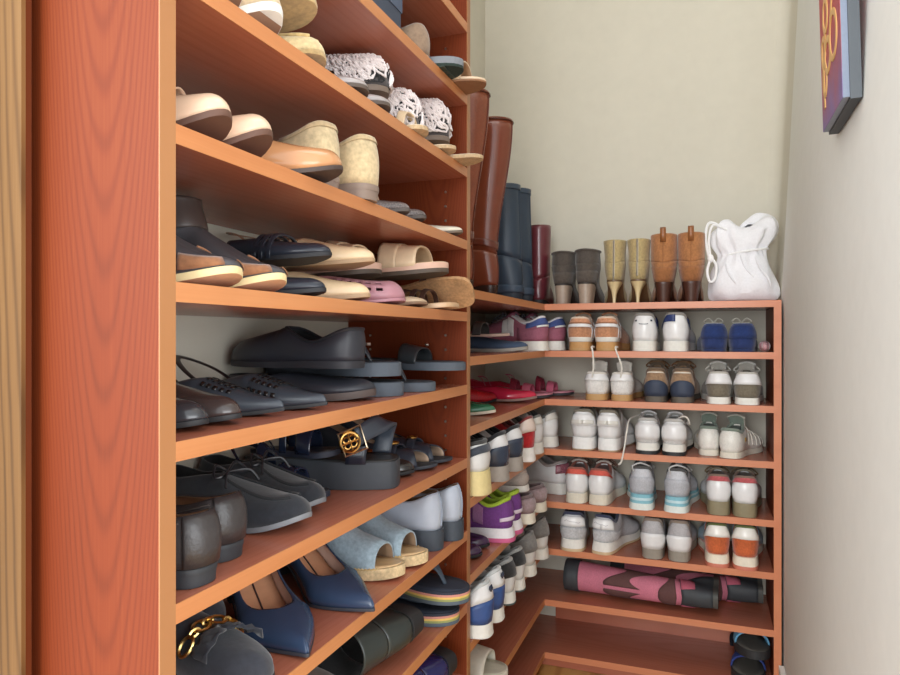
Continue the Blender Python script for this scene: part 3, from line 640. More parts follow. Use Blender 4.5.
# ------------------------------------------------------------------ boots and bag on top of the corner unit
Z0 = ZR[0] + LIFT
RID = M('gloss', (124, 62, 40), .28); RIDD = M('leather', (70, 36, 26)); RBN = M('smooth', (52, 66, 82), .42); BURG = M('gloss', (104, 46, 54), .3); DKH = M('smooth', (52, 34, 28))
def centred(px, Y, cx, rz): return (x_at(px, Y) - cx * math.cos(rz), Y - cx * math.sin(rz), Z0)
def tall(label, px, Y, rz, top, up, group, tex=None, lean=0.0):
    T, s = boot('riding_boot', label, group, centred(px, Y, .04, rz), rz, L=.22, W=.034, toe='almond', lift=.026, sole=.008, xo=.46, hc=.075, ht=.10, th=.024, top=top, rx=.056, ry=.046, cx=.018, calf=.03, ring=.86, up=up, lining=M('leather', (150, 104, 76)), solem=DKH, heelm=DKH, pitch=lean)
    s.patch('ankle_strap', M('gloss', (104, 48, 32), .3), 0, s.xo - .002, 1.03, 1.09, .0015, n=14, m=3)
    s.line('back_seam', M('gloss', (96, 46, 30), .3), [(0, 1, .05), (0, 1, .98)], .0016); s.line('back_seam', M('gloss', (96, 46, 30), .3), [(0, 1, 1.02), (0, 1, 1.98)], .0018)
    s.line('top_binding', M('smooth', (84, 42, 28)), [(s.xo - .002, 1, 1.985), (s.xo * .5, 1, 1.985), (0, 1, 1.985)], .002); s.line('top_binding', M('smooth', (84, 42, 28)), [(0, -1, 1.985), (s.xo * .5, -1, 1.985), (s.xo - .002, -1, 1.985)], .002)
    return T, s
SNK = M('pebble', (138, 76, 52), .32)
T, s = tall('tallest brown grained riding boot right behind the tall unit post', 455, 1.42, PI * .97, .44, SNK, None)
T, s = tall('glossy chestnut riding boot between grained boot and navy rain boots', 481.5, 1.60, PI * .97, .432, RID, None)
s.patch('gusset', M('smooth', (98, 46, 30)), .30, s.xo - .002, 1.86, 1.98, .0016, sides=(1,), n=5)
for lab, px, Y, rz in (('navy rubber rain boot, nearer one of the pair', 501.5, 1.765, PI * .97), ('navy rubber rain boot, farther one half hidden behind its mate', 513, 1.875, PI * .97)):
    T, s = boot('rain_boot', lab, 'navy rain boots', centred(px, Y, .055, rz), rz, L=.215, W=.042, toe='round', lift=.014, sole=.012, xo=.5, hc=.085, ht=.115, th=.034, top=.312 if Y < 1.8 else .322, rx=.048, ry=.040, cx=.055, calf=.0, up=RBN, lining=M('cloth', (70, 74, 80)), solem=M('rubber', (44, 54, 66)), heelm=M('rubber', (44, 54, 66)), taper=.98)
    s.patch('foot_band', M('smooth', (62, 78, 96), .45), 0, .97, .0, .22, .0025, n=24)
    s.patch('top_band', M('smooth', (60, 74, 90), .4), 0, s.xo - .002, 1.93, 2.0, .002, n=14)
    s.line('back_seam', RBN, [(0, 1, 1.02), (0, 1, 1.95)], .002)
T, s = boot('ankle_boot', 'burgundy leather boot standing between navy rain boots and grey suede booties', None, (x_at(535.5, 1.93), 1.93, Z0), PI * .5, L=.17, W=.031, lift=.01, sole=.006, xo=.5, hc=.06, ht=.085, th=.024, top=.232, rx=.036, ry=.033, cx=.038, up=BURG, lining=M('leather', (90, 40, 40)), solem=BLK, heelm=BLK, taper=.98)
s.line('back_seam', BURG, [(0, 1, 1.02), (0, 1, 1.95)], .0014); s.line('heel_seam', BURG, [(.3, 1, .2), (.12, 1, .5), (0, 1, .62)], .001)
GRS = M('suede', (82, 74, 68)); TAUP = M('leather', (168, 150, 134))
for lab, px, dr, dy in (('dark grey suede bootie with taupe block heel, left of its pair', 560.5, .0, .035), ('dark grey suede bootie with taupe block heel, right of its pair', 584, -.07, .006)):
    T, s = boot('ankle_boot', lab, 'grey suede ankle boots', (x_at(px, YB + dy), YB + dy, Z0), PI / 2 + dr, L=.205, W=.035, lift=.052, sole=.005, xo=.52, hc=.05, ht=.062, th=.026, top=.146, rx=.048, ry=.035, cx=.054, ring=1.02, up=GRS, lining=M('suede', (66, 58, 54)), solem=M('rubber', (60, 52, 48)), heelm=TAUP, xh=.27, taper=.78)
    s.line('zip', M('metal', (150, 140, 130)), [(.22, 1, .25), (.22, 1, .98)], .0013); s.patch('heel_counter', M('suede', (92, 83, 76)), 0, .24, .02, .6, .001)
    s.line('top_fold', GRS, [(s.xo - .01, 1, 1.97), (.2, 1, 1.95), (0, 1, 1.99)], .003); s.line('top_fold', GRS, [(0, -1, 1.99), (.2, -1, 1.93), (s.xo - .01, -1, 1.97)], .003)
OLI = M('suede', (178, 158, 112)); OLH = M('smooth', (214, 194, 150))
for i, (lab, px, dr) in enumerate((('beige olive suede high heel bootie with back zip, left of its pair', 611.5, .05), ('beige olive suede high heel bootie with back zip, right of its pair', 638.5, .0))):
    T, s = boot('ankle_boot', lab, 'beige olive heeled booties', (x_at(px, YB + .006), YB + .006, Z0), PI / 2 + dr, L=.20, W=.034, toe='point', lift=.056, sole=.005, xo=.52, hc=.045, ht=.06, th=.024, top=.168, rx=.046, ry=.034, cx=.050, calf=-.05, ring=.92, up=OLI, lining=M('leather', (206, 186, 150)), solem=M('leather', (110, 84, 58)), heelm=OLH, xh=.22, taper=.22, exp=2.4, hcx=.35)
    s.line('zip_tape', M('cloth', (196, 186, 164)), [(0, 1, .2), (0, 1, .99)], .0035, .0003); s.line('zip_tape', M('cloth', (196, 186, 164)), [(0, 1, 1.01), (0, 1, 1.96)], .0035, .0003)
    s.line('zip', M('metal', (196, 190, 186)), [(0, 1, .2), (0, 1, .99)], .0014, .0034); s.line('zip', M('metal', (196, 190, 186)), [(0, 1, 1.01), (0, 1, 1.96)], .0014, .0034)
    c = s.off(0, 1, .2 if i == 0 else 1.93, .005); MB().tube([c, c + Vector((-.002, 0, -.012))], .0022, 6).out('zip_pull', M('metal', (220, 216, 210)), T)
TNS = M('suede', (172, 116, 72)); STK = M('leather', (74, 44, 34))
for i, (lab, px, dr) in enumerate((('tan suede western bootie with pull tab, left of its pair', 664.5, .0), ('tan suede western bootie with pull tab, beside the white bag', 693, .0))):
    T, s = boot('ankle_boot', lab, 'tan western booties', (x_at(px, YB + .006), YB + .006, Z0), PI / 2 + dr, L=.215, W=.038, toe='almond', lift=.046, sole=.006, xo=.52, hc=.05, ht=.07, th=.026, top=.178, rx=.048, ry=.038, cx=.052, calf=.0, ring=1.0, up=TNS, lining=M('leather', (196, 160, 120)), solem=STK, heelm=STK, xh=.30, taper=.68)
    s.line('back_seam', M('suede', (150, 98, 58)), [(0, 1, .08), (0, 1, .98)], .0012); s.line('back_seam', M('suede', (150, 98, 58)), [(0, 1, 1.02), (0, 1, 1.98)], .0012)
    s.patch('heel_counter', M('suede', (160, 104, 62)), 0, .26, .03, .75, .0012)
    c = s.off(0.0, 1, 1.99, .0); tb = MB().grid([[c + Vector((dx, y, z)) for y in (-.008, 0, .008)] for dx, z in ((-.003, -.022), (-.005, -.004), (-.004, .012), (.001, .016), (.004, .010), (.004, -.006))])
    tb.out('pull_tab', M('leather', (146, 92, 52)), T, solid=.002, soff=0)
# white drawstring bag
def dust_bag():
    Y = YB + .085; T = empty('drawstring_bag', 'crumpled white cloth drawstring bag on right end of the corner unit top', 'bag', (x_at(738.5, Y), Y, Z0))
    rnd = random.Random(3); K = 48; lv = [(0, .060, .03), (.001, .084, .05), (.018, .094, .064), (.045, .093, .066), (.07, .086, .060), (.095, .072, .052), (.115, .060, .044), (.128, .056, .040), (.138, .060, .042), (.155, .074, .046), (.175, .078, .044), (.192, .072, .036), (.203, .060, .028), (.207, .044, .018), (.200, .028, .010), (.184, .014, .005)]
    ph = [rnd.uniform(0, 6.28) for _ in range(8)]
    rows = []
    for z, rx, ry in lv:
        r = []
        for j in range(K):
            a = 2 * PI * j / K
            f = 1 + .05 * math.sin(3 * a + ph[0] + z * 30) + .05 * math.sin(5 * a + ph[1] - z * 55) + (.03 + .05 * sstep(.10, .15, z)) * math.sin(9 * a + ph[2] + z * 12) + .025 * math.sin(14 * a + ph[3] + z * 60) + .03 * math.sin(7 * a + ph[6] + z * 95) * math.sin(z * 50 + ph[7])
            f += .09 * math.exp(-((z - .126) / .022) ** 2) * math.sin(15 * a + ph[3]) + .05 * sstep(.15, .19, z) * math.sin(11 * a + ph[0])
            bx = -.004 + (-.010 + .03 * max(0, math.cos(a))) * sstep(.10, .2, z)
            zz = z + (.006 * math.sin(4 * a + ph[4]) + .012 * math.cos(a)) * sstep(.05, .2, z) + (.016 * math.sin(2 * a + ph[5]) * sstep(.17, .21, z))
            rx_ = rx * .90; r.append((bx + rx_ * f * math.cos(a), .004 * math.sin(a * 2 + z * 30) + ry * f * math.sin(a), max(0, zz)))
        rows.append(r)
    CL = M('cloth', (238, 238, 242)); mb = MB().grid(rows, wrap=True); mb.add(rows[0], [tuple(reversed(range(K)))])
    b = mb.out('cloth_sack', CL, T, solid=.0015, soff=-1); b.modifiers.new('soft', 'SUBSURF').render_levels = 1
    for k in range(3):                                                # loose folds hanging over the front
        x = -.045 + .035 * k; z = .045 + .03 * rnd.random()
        MB().tube(spline([(x, -.050, z + .045), (x + .010, -.062 + .012 * rnd.random(), z + .015), (x + .03, -.058, z - .015), (x + .035, -.056, z - .035)], 6), [.001 + .0022 * math.sin(PI * i / 18) for i in range(19)], 6).out('fold', CL, T)
    CD = M('cloth', (244, 244, 244))
    MB().tube([(.002 + .056 * math.cos(k * PI / 14), .043 * math.sin(k * PI / 14), .127 + .008 * math.cos(k * PI / 14)) for k in range(28)], .003, 6, closed=True).out('drawstring', CD, T)
    MB().tube(spline([(-.045, -.02, .19), (-.082, -.03, .206), (-.092, -.03, .17), (-.084, -.035, .118), (-.08, -.04, .112)], 7), .0036, 7).out('cord', CD, T)
    MB().tube(spline([(-.04, -.03, .185), (-.074, -.036, .198), (-.084, -.038, .16), (-.08, -.04, .112)], 7), .003, 7).out('cord', CD, T)
    MB().tube(spline([(-.08, -.04, .112), (-.088, -.045, .08), (-.082, -.05, .052), (-.070, -.05, .058), (-.066, -.045, .09), (-.076, -.04, .112)], 7), .0034, 7).out('cord', CD, T)
    MB().ball((-.08, -.041, .112), (.008, .007, .011)).out('knot', CD, T)
dust_bag()
# ------------------------------------------------------------------ left return of the corner unit, and the low back shelves
def rt(pxs, row, labels, group, X=-.402, dX=(0, 0), angs=(PI, PI), dz=(0, 0), fn=sneaker, **k):
    P = []
    for px, d, a, e in zip(pxs, dX, angs, dz):
        q = heel_at(px, X + d, ZR[row] + e, a); P.append(q)
    return pair_of(fn, P, labels, group=group, **k)
PUR = M('mesh', (160, 96, 116)); BLH = M('mesh', (74, 92, 150))
for T, s in rt((546, 564), 1, ('plum and blue running shoe in corner under the burgundy boot, nearer one', 'plum and blue running shoe in corner under the burgundy boot, farther one'), 'plum and blue running shoes', X=-.408, dX=(0, .028), up=PUR, mid=WHITE_R, lining=M('cloth', (70, 74, 92)), tab=BLH, tabv=(.58, 1), tabx=.2, hsole=.026, sole=.022, hc=.058, eyestay=M('suede', (120, 84, 90)), lace=M('cloth', (60, 60, 70)), collar=M('cloth', (222, 222, 226)), ht=.066, flare=.06, counter=PUR):
    s.patch('side_flash', WHT, .34, .48, .1, .7, .0016); s.patch('heel_stripe', WHT, 0, .08, .5, .58, .003)
# blue flat and sandal with straps
T, s = flat('slip_on_flat', 'blue canvas slip on with pale sole below the boots, behind the post', 'shoe', None, **toe_at(527, -.417, ZR[1], .235), up=M('canvas', (74, 92, 120)), lining=M('cloth', (150, 150, 140)), insole=M('cork', (176, 160, 132)), solem=M('rubber', (168, 164, 156)), L=.235, W=.042, toe='round', hc=.035, hs=.026, ht=.03, th=.018, xo=.5, sole=.008)
T, s = slide('sandal', 'strappy sandal with pale pink sole lying on the blue slip on', 'sandal', None, **toe_at(508, -.45, ZR[1] + .042, .22), L=.22, W=.036, sole=.006, solem=M('rubber', (206, 178, 164)), footbed=M('leather', (92, 86, 80)), pitch=-.03)
cover(s, 'strap', M('leather', (84, 82, 82)), .62, .72, .03, .028); strap_arc(T, 'strap', M('leather', (120, 116, 110)), [(.06, .034, .006), (.07, .02, .03), (.09, -.0, .038), (.12, -.034, .006)], .006)
# pink and red flats
HOT = M('patent', (206, 44, 76), .18); REDG = M('glitter', (190, 30, 44)); PNK = M('leather', (206, 104, 130)); GRN = M('patent', (50, 120, 88), .2)
for lab, kw, dz, pt_ in (('hot pink patent flat, lower and nearer of the two', toe_at(0, 0, ZR[2], .235, .12, py=407) if False else toe_at(541, -.408, ZR[2], .235, .10), 0, 0), ('hot pink patent flat tucked behind its mate', toe_at(536, -.455, ZR[2], .235, .16), 0, 0)):
    if 'tucked' in lab: kw['loc'] = (kw['loc'][0] - .02, kw['loc'][1] - .0 + .048, kw['loc'][2])
    else: kw['loc'] = (kw['loc'][0], kw['loc'][1] - .03, kw['loc'][2])
    T, s = flat('ballet_flat', lab, 'shoe', 'hot pink flats', up=HOT, lining=M('leather', (210, 90, 110)), insole=M('leather', (222, 120, 140)), solem=M('rubber', (150, 120, 112)), L=.235, W=.039, toe='almond', hc=.04, hs=.03, ht=.032, th=.02, xo=.56, sole=.006, pitch=.02, **kw)
T, s = flat('ballet_flat', 'red glitter flat behind the hot pink flats', 'shoe', None, **toe_at(500, -.50, ZR[2], .2, .55), up=REDG, lining=M('leather', (150, 40, 44)), insole=M('leather', (180, 140, 110)), solem=BLK, L=.2, W=.036, toe='almond', hc=.05, hs=.04, ht=.042, th=.022, xo=.5, sole=.006)
T, s = flat('ballet_flat', 'green patent flat at front of the pink shoes', 'shoe', None, **toe_at(494, -.43, ZR[2], .225, -.1), up=GRN, lining=M('leather', (170, 190, 170)), insole=M('leather', (190, 190, 180)), solem=M('rubber', (216, 206, 186)), L=.225, W=.037, toe='almond', hc=.034, hs=.026, ht=.028, th=.018, xo=.55, sole=.006)
for i, (lab, kw) in enumerate((('pink strappy sandal on black sole, left one in the corner', dict(loc=(-.625, 1.872, ZR[2] + LIFT), rz=.03)), ('pink strappy sandal on black sole, right one in the corner', dict(loc=(-.58, 1.974, ZR[2] + LIFT), rz=.0)))):
    T, s = slide('sandal', lab, 'sandal', 'pink strappy sandals', side=(1, -1)[i], L=.225, W=.038, sole=.010, hsole=.014, solem=M('rubber', (58, 54, 58)), footbed=M('leather', (206, 130, 146)), **kw)
    s.sole_part(M('leather', (222, 150, 164)), 'welt', .75, 1.0, sw=1.05)
    cover(s, 'strap', PNK, .66, .76, .03, .026); cover(s, 'strap', M('glitter', (150, 50, 70)), .5, .58, .042, .036)
    strap_arc(T, 'strap', PNK, [(.05, .028, .014), (.03, .024, .05), (.012, 0, .056), (.03, -.024, .05), (.05, -.028, .014)], .007)
# third return shelf
CRM = M('foam', (226, 208, 150)); NAVG = M('suede', (66, 72, 84))
T, s = rt((487,), 3, ('white and charcoal trainer with thick butter yellow sole beside the post',), None, up=M('smooth', (226, 226, 224)), mid=CRM, lining=M('cloth', (60, 60, 60)), hsole=.046, sole=.034, hc=.05, tab=None, W=.044, tongue=M('mesh', (48, 48, 48)), lace=M('cloth', (30, 30, 30)), ht=.06, flare=.05, L=.24)[0]
s.patch('wave_panel', NAVG, 0, .5, lambda t: .30 + .25 * math.cos(t * 11), lambda t: .62 + .22 * math.cos(t * 11), .0018, n=16)
for T, s in rt((506, 521), 3, ('white trainer with navy heel band and grey sole, nearer one', 'white trainer with navy heel band and grey sole, farther one'), 'white trainers with navy heel bands', up=M('smooth', (230, 230, 230)), mid=M('rubber', (164, 156, 148)), lining=M('cloth', (40, 40, 44)), hsole=.032, sole=.024, hc=.062, W=.039, counter=M('smooth', (54, 64, 82)), counterv=(0, .52), counterx=.3, tongue=M('mesh', (52, 52, 56)), lace=M('cloth', (40, 40, 40)), ht=.068, L=.24, split=.0001): pass
T, s = rt((533,), 3, ('red trainer with white heel and sole standing by the corner',), None, up=M('suede', (190, 34, 40)), mid=M('rubber', (238, 234, 228)), lining=M('cloth', (120, 40, 40)), hsole=.034, sole=.026, hc=.066, tab=M('smooth', (226, 206, 194)), tabv=(.45, 1), tabx=.12, W=.034, tongue=M('mesh', (160, 30, 36)), lace=M('cloth', (150, 150, 150)), ht=.072, L=.24)[0]
for T, s in rt((541, 557), 3, ('white trainer with grey laces tucked in corner, partly behind its mate', 'white trainer with grey laces in corner beside the bulky white pair'), 'white trainers with grey laces', X=-.41, dX=(.0, .015), angs=(PI * .99, PI * .98), up=WHT, mid=WHITE_R, lining=M('cloth', (110, 112, 108)), hsole=.028, sole=.022, hc=.062, W=.039, tongue=M('mesh', (120, 124, 118)), lace=M('cloth', (96, 98, 94)), ht=.072, L=.235, tab=OFFW): pass
# fourth return shelf
MAU = M('mesh', (150, 124, 128)); TPE = M('mesh', (176, 164, 156))
for T, s in rt((532, 545), 4, ('mauve grey trainer with cream sole under the tilted taupe one', 'mauve grey trainer with cream sole, farther one'), 'mauve grey trainers', X=-.395, dX=(0, 0), up=MAU, mid=M('rubber', (226, 218, 200)), lining=M('cloth', (120, 100, 100)), hsole=.024, sole=.018, hc=.036, hs=.030, W=.039, tongue=M('mesh', (172, 150, 150)), lace=None, up_tongue=.004, ht=.038, th=.026, counter=M('suede', (160, 138, 140)), counterv=(.1, .8), L=.235):
    s.patch('side_panel', M('mesh', (176, 152, 156)), .34, .6, .1, .7, .0016)
T, s = rt((536,), 4, ('white trainer with pink spotted heel pad at corner end of row',), None, X=-.40, dX=(0,), angs=(PI * .9,), up=WHT, mid=WHITE_R, lining=M('cloth', (170, 160, 156)), hsole=.03, sole=.022, hc=.056, W=.04, tongue=TPE, lace=M('cloth', (190, 184, 176)), tab=M('glitter', (196, 120, 136)), tabv=(.4, .85), tabx=.08, ht=.064, L=.235)[0]
T.location = (-.375, 1.955, ZR[4] + LIFT)
T, s = rt((527,), 4, ('taupe trainer lying tilted across the mauve pair',), None, X=-.415, dX=(0,), angs=(PI * 1.0,), dz=(.071,), up=TPE, mid=M('rubber', (232, 228, 220)), lining=M('cloth', (190, 176, 166)), hsole=.014, sole=.012, hc=.03, hs=.024, W=.036, tongue=TPE, lace=None, up_tongue=.002, ht=.030, th=.022, L=.225, pitch=.0)[0]
T.rotation_euler = (.0, .0, PI * 1.02)
PRP = M('mesh', (116, 62, 136)); LIM = M('mesh', (176, 206, 66))
for i, (T, s) in enumerate(rt((503, 511.5), 4, ('purple running shoe with lime tongue and white pink sole, nearer one', 'purple running shoe with lime tongue, farther one behind its mate'), 'purple and lime running shoes', X=-.41, dX=(.005, -.03), angs=(PI * 1.04, PI), up=PRP, mid=M('foam', (232, 228, 232)), out=M('foam', (206, 96, 140)), split=.3, lining=LIM, hsole=.03, sole=.024, hc=.056, W=.042, tongue=LIM, lace=LIM, ht=.066, L=.24, eyestay=M('mesh', (150, 90, 160)), collar=LIM, flare=.08)):
    s.patch('side_stripe', M('mesh', (170, 120, 170)), .26, .36, .1, .75, .0016); s.patch('heel_flash', M('smooth', (226, 210, 226)), 0, .1, .2, .32, .0018)
    T.location = (-.405, y_at((511, 521)[i], -.405), ZR[4] + LIFT)
# fifth return shelf
for i, kw in enumerate((toe_at(494, -.425, ZR[4], .22), toe_at(483.5, -.428, ZR[4], .22))):
    T, s = flat('ballet_flat', ('dark purple patent flat, farther one beside the purple running shoes', 'dark purple patent flat, nearer one right by the post')[i], 'shoe', 'purple patent flats', side=(1, -1)[i], up=M('patent', (66, 38, 74), .15), lining=M('leather', (60, 40, 60)), insole=M('leather', (96, 76, 90)), solem=BLK, L=.22, W=.030, toe='round', hc=.036, hs=.028, ht=.03, th=.022, xo=.55, sole=.006, **kw)
def swoosh(s, mat, sd=1):
    # curved tick on the heel quarter
    P = [(.30, .30), (.22, .34), (.15, .46), (.11, .62)]
    mb = MB(); rows = []
    for i, (t, v) in enumerate(P): rows.append([s.off(t, sd, v - (.10, .12, .08, .01)[i] * .9, .003), s.off(t, sd, v + (.0, .06, .05, .01)[i], .003)])
    mb.grid(rows); mb.out('tick_mark', mat, s.root, solid=.0006, soff=0)
BW = M('suede', (46, 46, 48))
for T, s in rt((513, 523.5), 5, ('white trainer with black heel and tick mark, nearer one', 'white trainer with black heel and tick mark, farther one'), 'white and black tick trainers', X=-.395, up=M('smooth', (222, 222, 220)), mid=M('rubber', (226, 224, 216)), lining=M('cloth', (150, 152, 150)), hsole=.026, sole=.02, hc=.06, W=.031, counter=None, tab=BW, tabv=(.42, 1), tabx=.2, tongue=M('mesh', (160, 160, 156)), lace=M('cloth', (150, 150, 146)), ht=.066, L=.235, out=M('rubber', (70, 80, 78)), split=.15): swoosh(s, WHT); swoosh(s, WHT, -1)
for T, s in rt((534, 547), 5, ('white trainer with grey suede heel and tick mark, nearer one', 'white trainer with grey suede heel and tick mark, by the corner'), 'white and grey tick trainers', X=-.395, up=M('smooth', (220, 218, 214)), mid=M('rubber', (226, 222, 212)), lining=M('cloth', (120, 118, 114)), hsole=.026, sole=.02, hc=.066, W=.036, tab=M('suede', (128, 124, 120)), tabv=(.36, 1), tabx=.22, tongue=M('mesh', (130, 126, 122)), lace=M('cloth', (140, 136, 130)), ht=.07, L=.235): swoosh(s, WHT); swoosh(s, WHT, -1)
# sixth return shelf
BLT = M('leather', (58, 88, 146))
for T, s in rt((489.5, 502), 5, ('white trainer with blue heel and three leaf mark, nearer one', 'white trainer with blue heel and three leaf mark, farther one'), 'white trainers with blue heels', X=-.395, up=WHT, mid=WHITE_R, lining=M('cloth', (200, 204, 204)), hsole=.026, sole=.02, hc=.068, W=.036, counter=BLT, counterv=(0, .5), counterx=.2, tab=WHT, tabv=(.5, 1), tabx=.13, tongue=WHT, lace=LACEW, ht=.068, L=.24):
    mk = M('smooth', (40, 50, 70))
    for a in (-1, 0, 1):                                            # three leaves over a stem
        c = s.off(.001, 1, .70, .004); P = [c, c + Vector((0, a * .004, .006)), c + Vector((.001, a * .0065, .012))]
        MB().tube(P, [.0012, .0034, .0008], 6).out('leaf_mark', mk, T)
# floor shelf, left: cream sandal
T, s = slide('sandal', 'cream cut out sandal on the low shelf beside the post', 'sandal', None, **toe_at(506, -.395, ZR[6], .235), L=.235, W=.045, sole=.014, solem=M('rubber', (222, 216, 202)), footbed=M('leather', (206, 198, 180)))
CRS = M("leather", (226, 220, 204)); cover(s, "vamp", CRS, .60, .84, .048, .034); cover(s, "strap", CRS, .36, .46, .06, .055)
for sd in (1, -1): s.line('cut_out', M('cloth', (110, 100, 86)), [(.5, sd, .9), (.5, sd, .95)], .001) if False else None
for k in range(3): MB().tube([((.63 + .07 * k) * .235 + .012 * math.cos(a), -.024 + .012 * math.sin(a) * .5, .042 - .004 * k + .010 * math.sin(a)) for a in [q * PI / 6 for q in range(12)]], .002, 5, closed=True).out('cut_out_rim', M('leather', (240, 236, 226)), T)
# pink boots lying on the seventh back shelf
def lying(label, x, y, z, mirror, rzt, roll, rad=.041, L=.112):
    T, s = boot('tall_boot', label, 'pink patterned boots', (0, 0, 0), 0, L=L, W=.034, toe='round', lift=.0, sole=.012, xo=.54, hc=.075, ht=.09, th=.032, top=.40, rx=rad, ry=min(rad, .040), cx=.05, up=M('rubber', (58, 62, 66)), shaftm=M('canvas', (206, 122, 142)), lining=M('cloth', (90, 60, 66)), solem=M('rubber', (76, 76, 72)), side=mirror)
    BRP = M('canvas', (98, 66, 64))
    s.patch('brown_panel', BRP, .02, .44, lambda t: 1.30 + .12 * math.sin(t * 14), lambda t: 1.55 + .10 * math.sin(t * 14 + 1), .0016, n=16, m=6)
    s.patch('brown_panel', BRP, 0, s.xo - .01, 1.04, lambda t: 1.14 + .05 * math.cos(t * 12), .0016, n=16, m=5)
    s.patch('cuff', M('rubber', (60, 64, 68)), 0, s.xo - .002, 1.87, 2.0, .0022, n=14, m=3)
    s.patch('pink_panel', M('canvas', (190, 96, 116)), .1, .4, .55, .98, .0016)
    X = Vector((math.cos(rzt), math.sin(rzt), 0)); Zv = -X; side_v = Vector((-X.y, X.x, 0))
    toe = (side_v * math.cos(roll) + Vector((0, 0, 1)) * math.sin(roll)); Yv = Zv.cross(toe)
    T.matrix_world = Matrix(((toe.x, Yv.x, Zv.x, x), (toe.y, Yv.y, Zv.y, y), (toe.z, Yv.z, Zv.z, z), (0, 0, 0, 1)))
    return T
lying('pink and brown patterned boot lying in front, cuff to the left', .024, 1.868, ZR[6] + .0395, 1, -.04, .13)
lying('pink and brown patterned boot lying behind its mate against the wall', .137, 1.982, ZR[6] + .034, -1, .0, .13, .034, .10)
# sport sandals piled at the lower right
def sport(label, loc, rz, pitch, roll, blue, side):
    T, s = slide('sport_sandal', label, 'sandal', 'black and blue sport sandals', loc, rz, side, L=.235, W=.04, sole=.02, hsole=.024, solem=M('rubber', (44, 46, 48)), footbed=M('rubber', (92, 90, 84)), pitch=pitch, roll=roll)
    cover(s, 'strap', M('canvas', blue), .64, .76, .030, .028, solid=.004); cover(s, 'strap', M('canvas', (28, 36, 62)), .44, .54, .034, .032, solid=.004)
    strap_arc(T, 'heel_strap', M('canvas', (24, 28, 40)), [(.07, .032, .026), (.03, .028, .040), (.004, 0, .044), (.03, -.028, .040), (.07, -.032, .026)], .012, .003)
    MB().box((.11, -.012, .058), (.125, .012, .062)).out('buckle', M('rubber', (30, 32, 34)), T)
    return T
sport('black and sky blue sport sandal on top of the pile by the right panel', (.085, YB + .230, ZR[7] + .062), -PI / 2 + .1, 0, 0, (112, 176, 214), 1)
sport('black and navy sport sandal under the sky blue one by the right panel', (.090, YB + .230, ZR[7] + LIFT), -PI / 2 + .05, 0, 0, (52, 70, 140), -1)
# ------------------------------------------------------------------ tall unit, row by row from the top
# ---- uppermost visible shelf
bx = empty('shoe_box', 'dark slate blue shoe box on uppermost shelf of the tall unit', 'box', (-.525, .918, ZL['A'] + LIFT), 0)
MB().box((-.075, -.06, 0), (.075, .06, .075)).out('box_body', M('paint', (70, 78, 92)), bx, smooth=False)
MB().box((-.077, -.062, .058), (.077, .062, .084)).out('lid', M('paint', (84, 96, 116)), bx, smooth=False)
GB = M('suede', (150, 126, 104))
T, s = flat('loafer', 'taupe brown flat with white edged sole beside the dark box', 'shoe', None, **heel_at(427, -.425, ZL['A'], PI), up=GB, lining=M('leather', (190, 160, 130)), insole=TAN, solem=M('rubber', (214, 204, 192)), L=.23, W=.036, hc=.05, hs=.04, ht=.045, th=.022)
T, s = slide('flip_flop', 'grey flip flop with dark green treaded sole hanging over shelf edge', 'sandal', None, **toe_at(458, -.385, ZL['A'], .245), L=.245, W=.037, sole=.016, layers=[('outsole', M('canvas', (44, 58, 52)), 0, .3), ('midsole', M('foam', (132, 136, 142)), .3, 1)], footbed=M('foam', (110, 112, 116)), spring=.004)
T.location.y = 1.092; thong(s, M('rubber', (96, 98, 102)))
tr = MB()
for i in range(9):
    for j in (-1, 0, 1): tr.box((.05 + .02 * i, j * .02 - .008, -.0006), (.064 + .02 * i, j * .02 + .008, .001))
tr.out('tread', M('rubber', (58, 72, 64)), T, smooth=False)['kind'] = 'stuff'
T.location.z += .0008
BG = M('leather', (226, 202, 172))
T, s = slide('sandal', 'beige strappy sandal with brown sole jutting past the post', 'sandal', None, **toe_at(480, -.368, ZL['A'], .245), L=.245, W=.037, sole=.007, layers=[('outsole', M('rubber', (150, 108, 76)), 0, .5), ('midsole', M('smooth', (226, 202, 172)), .5, 1)], footbed=M('leather', (214, 186, 152)))
T.location.y = 1.158; cover(s, 'vamp', BG, .58, .86, .052, .036, M('leather', (190, 150, 116))); cover(s, 'strap', BG, .40, .47, .060, .056)
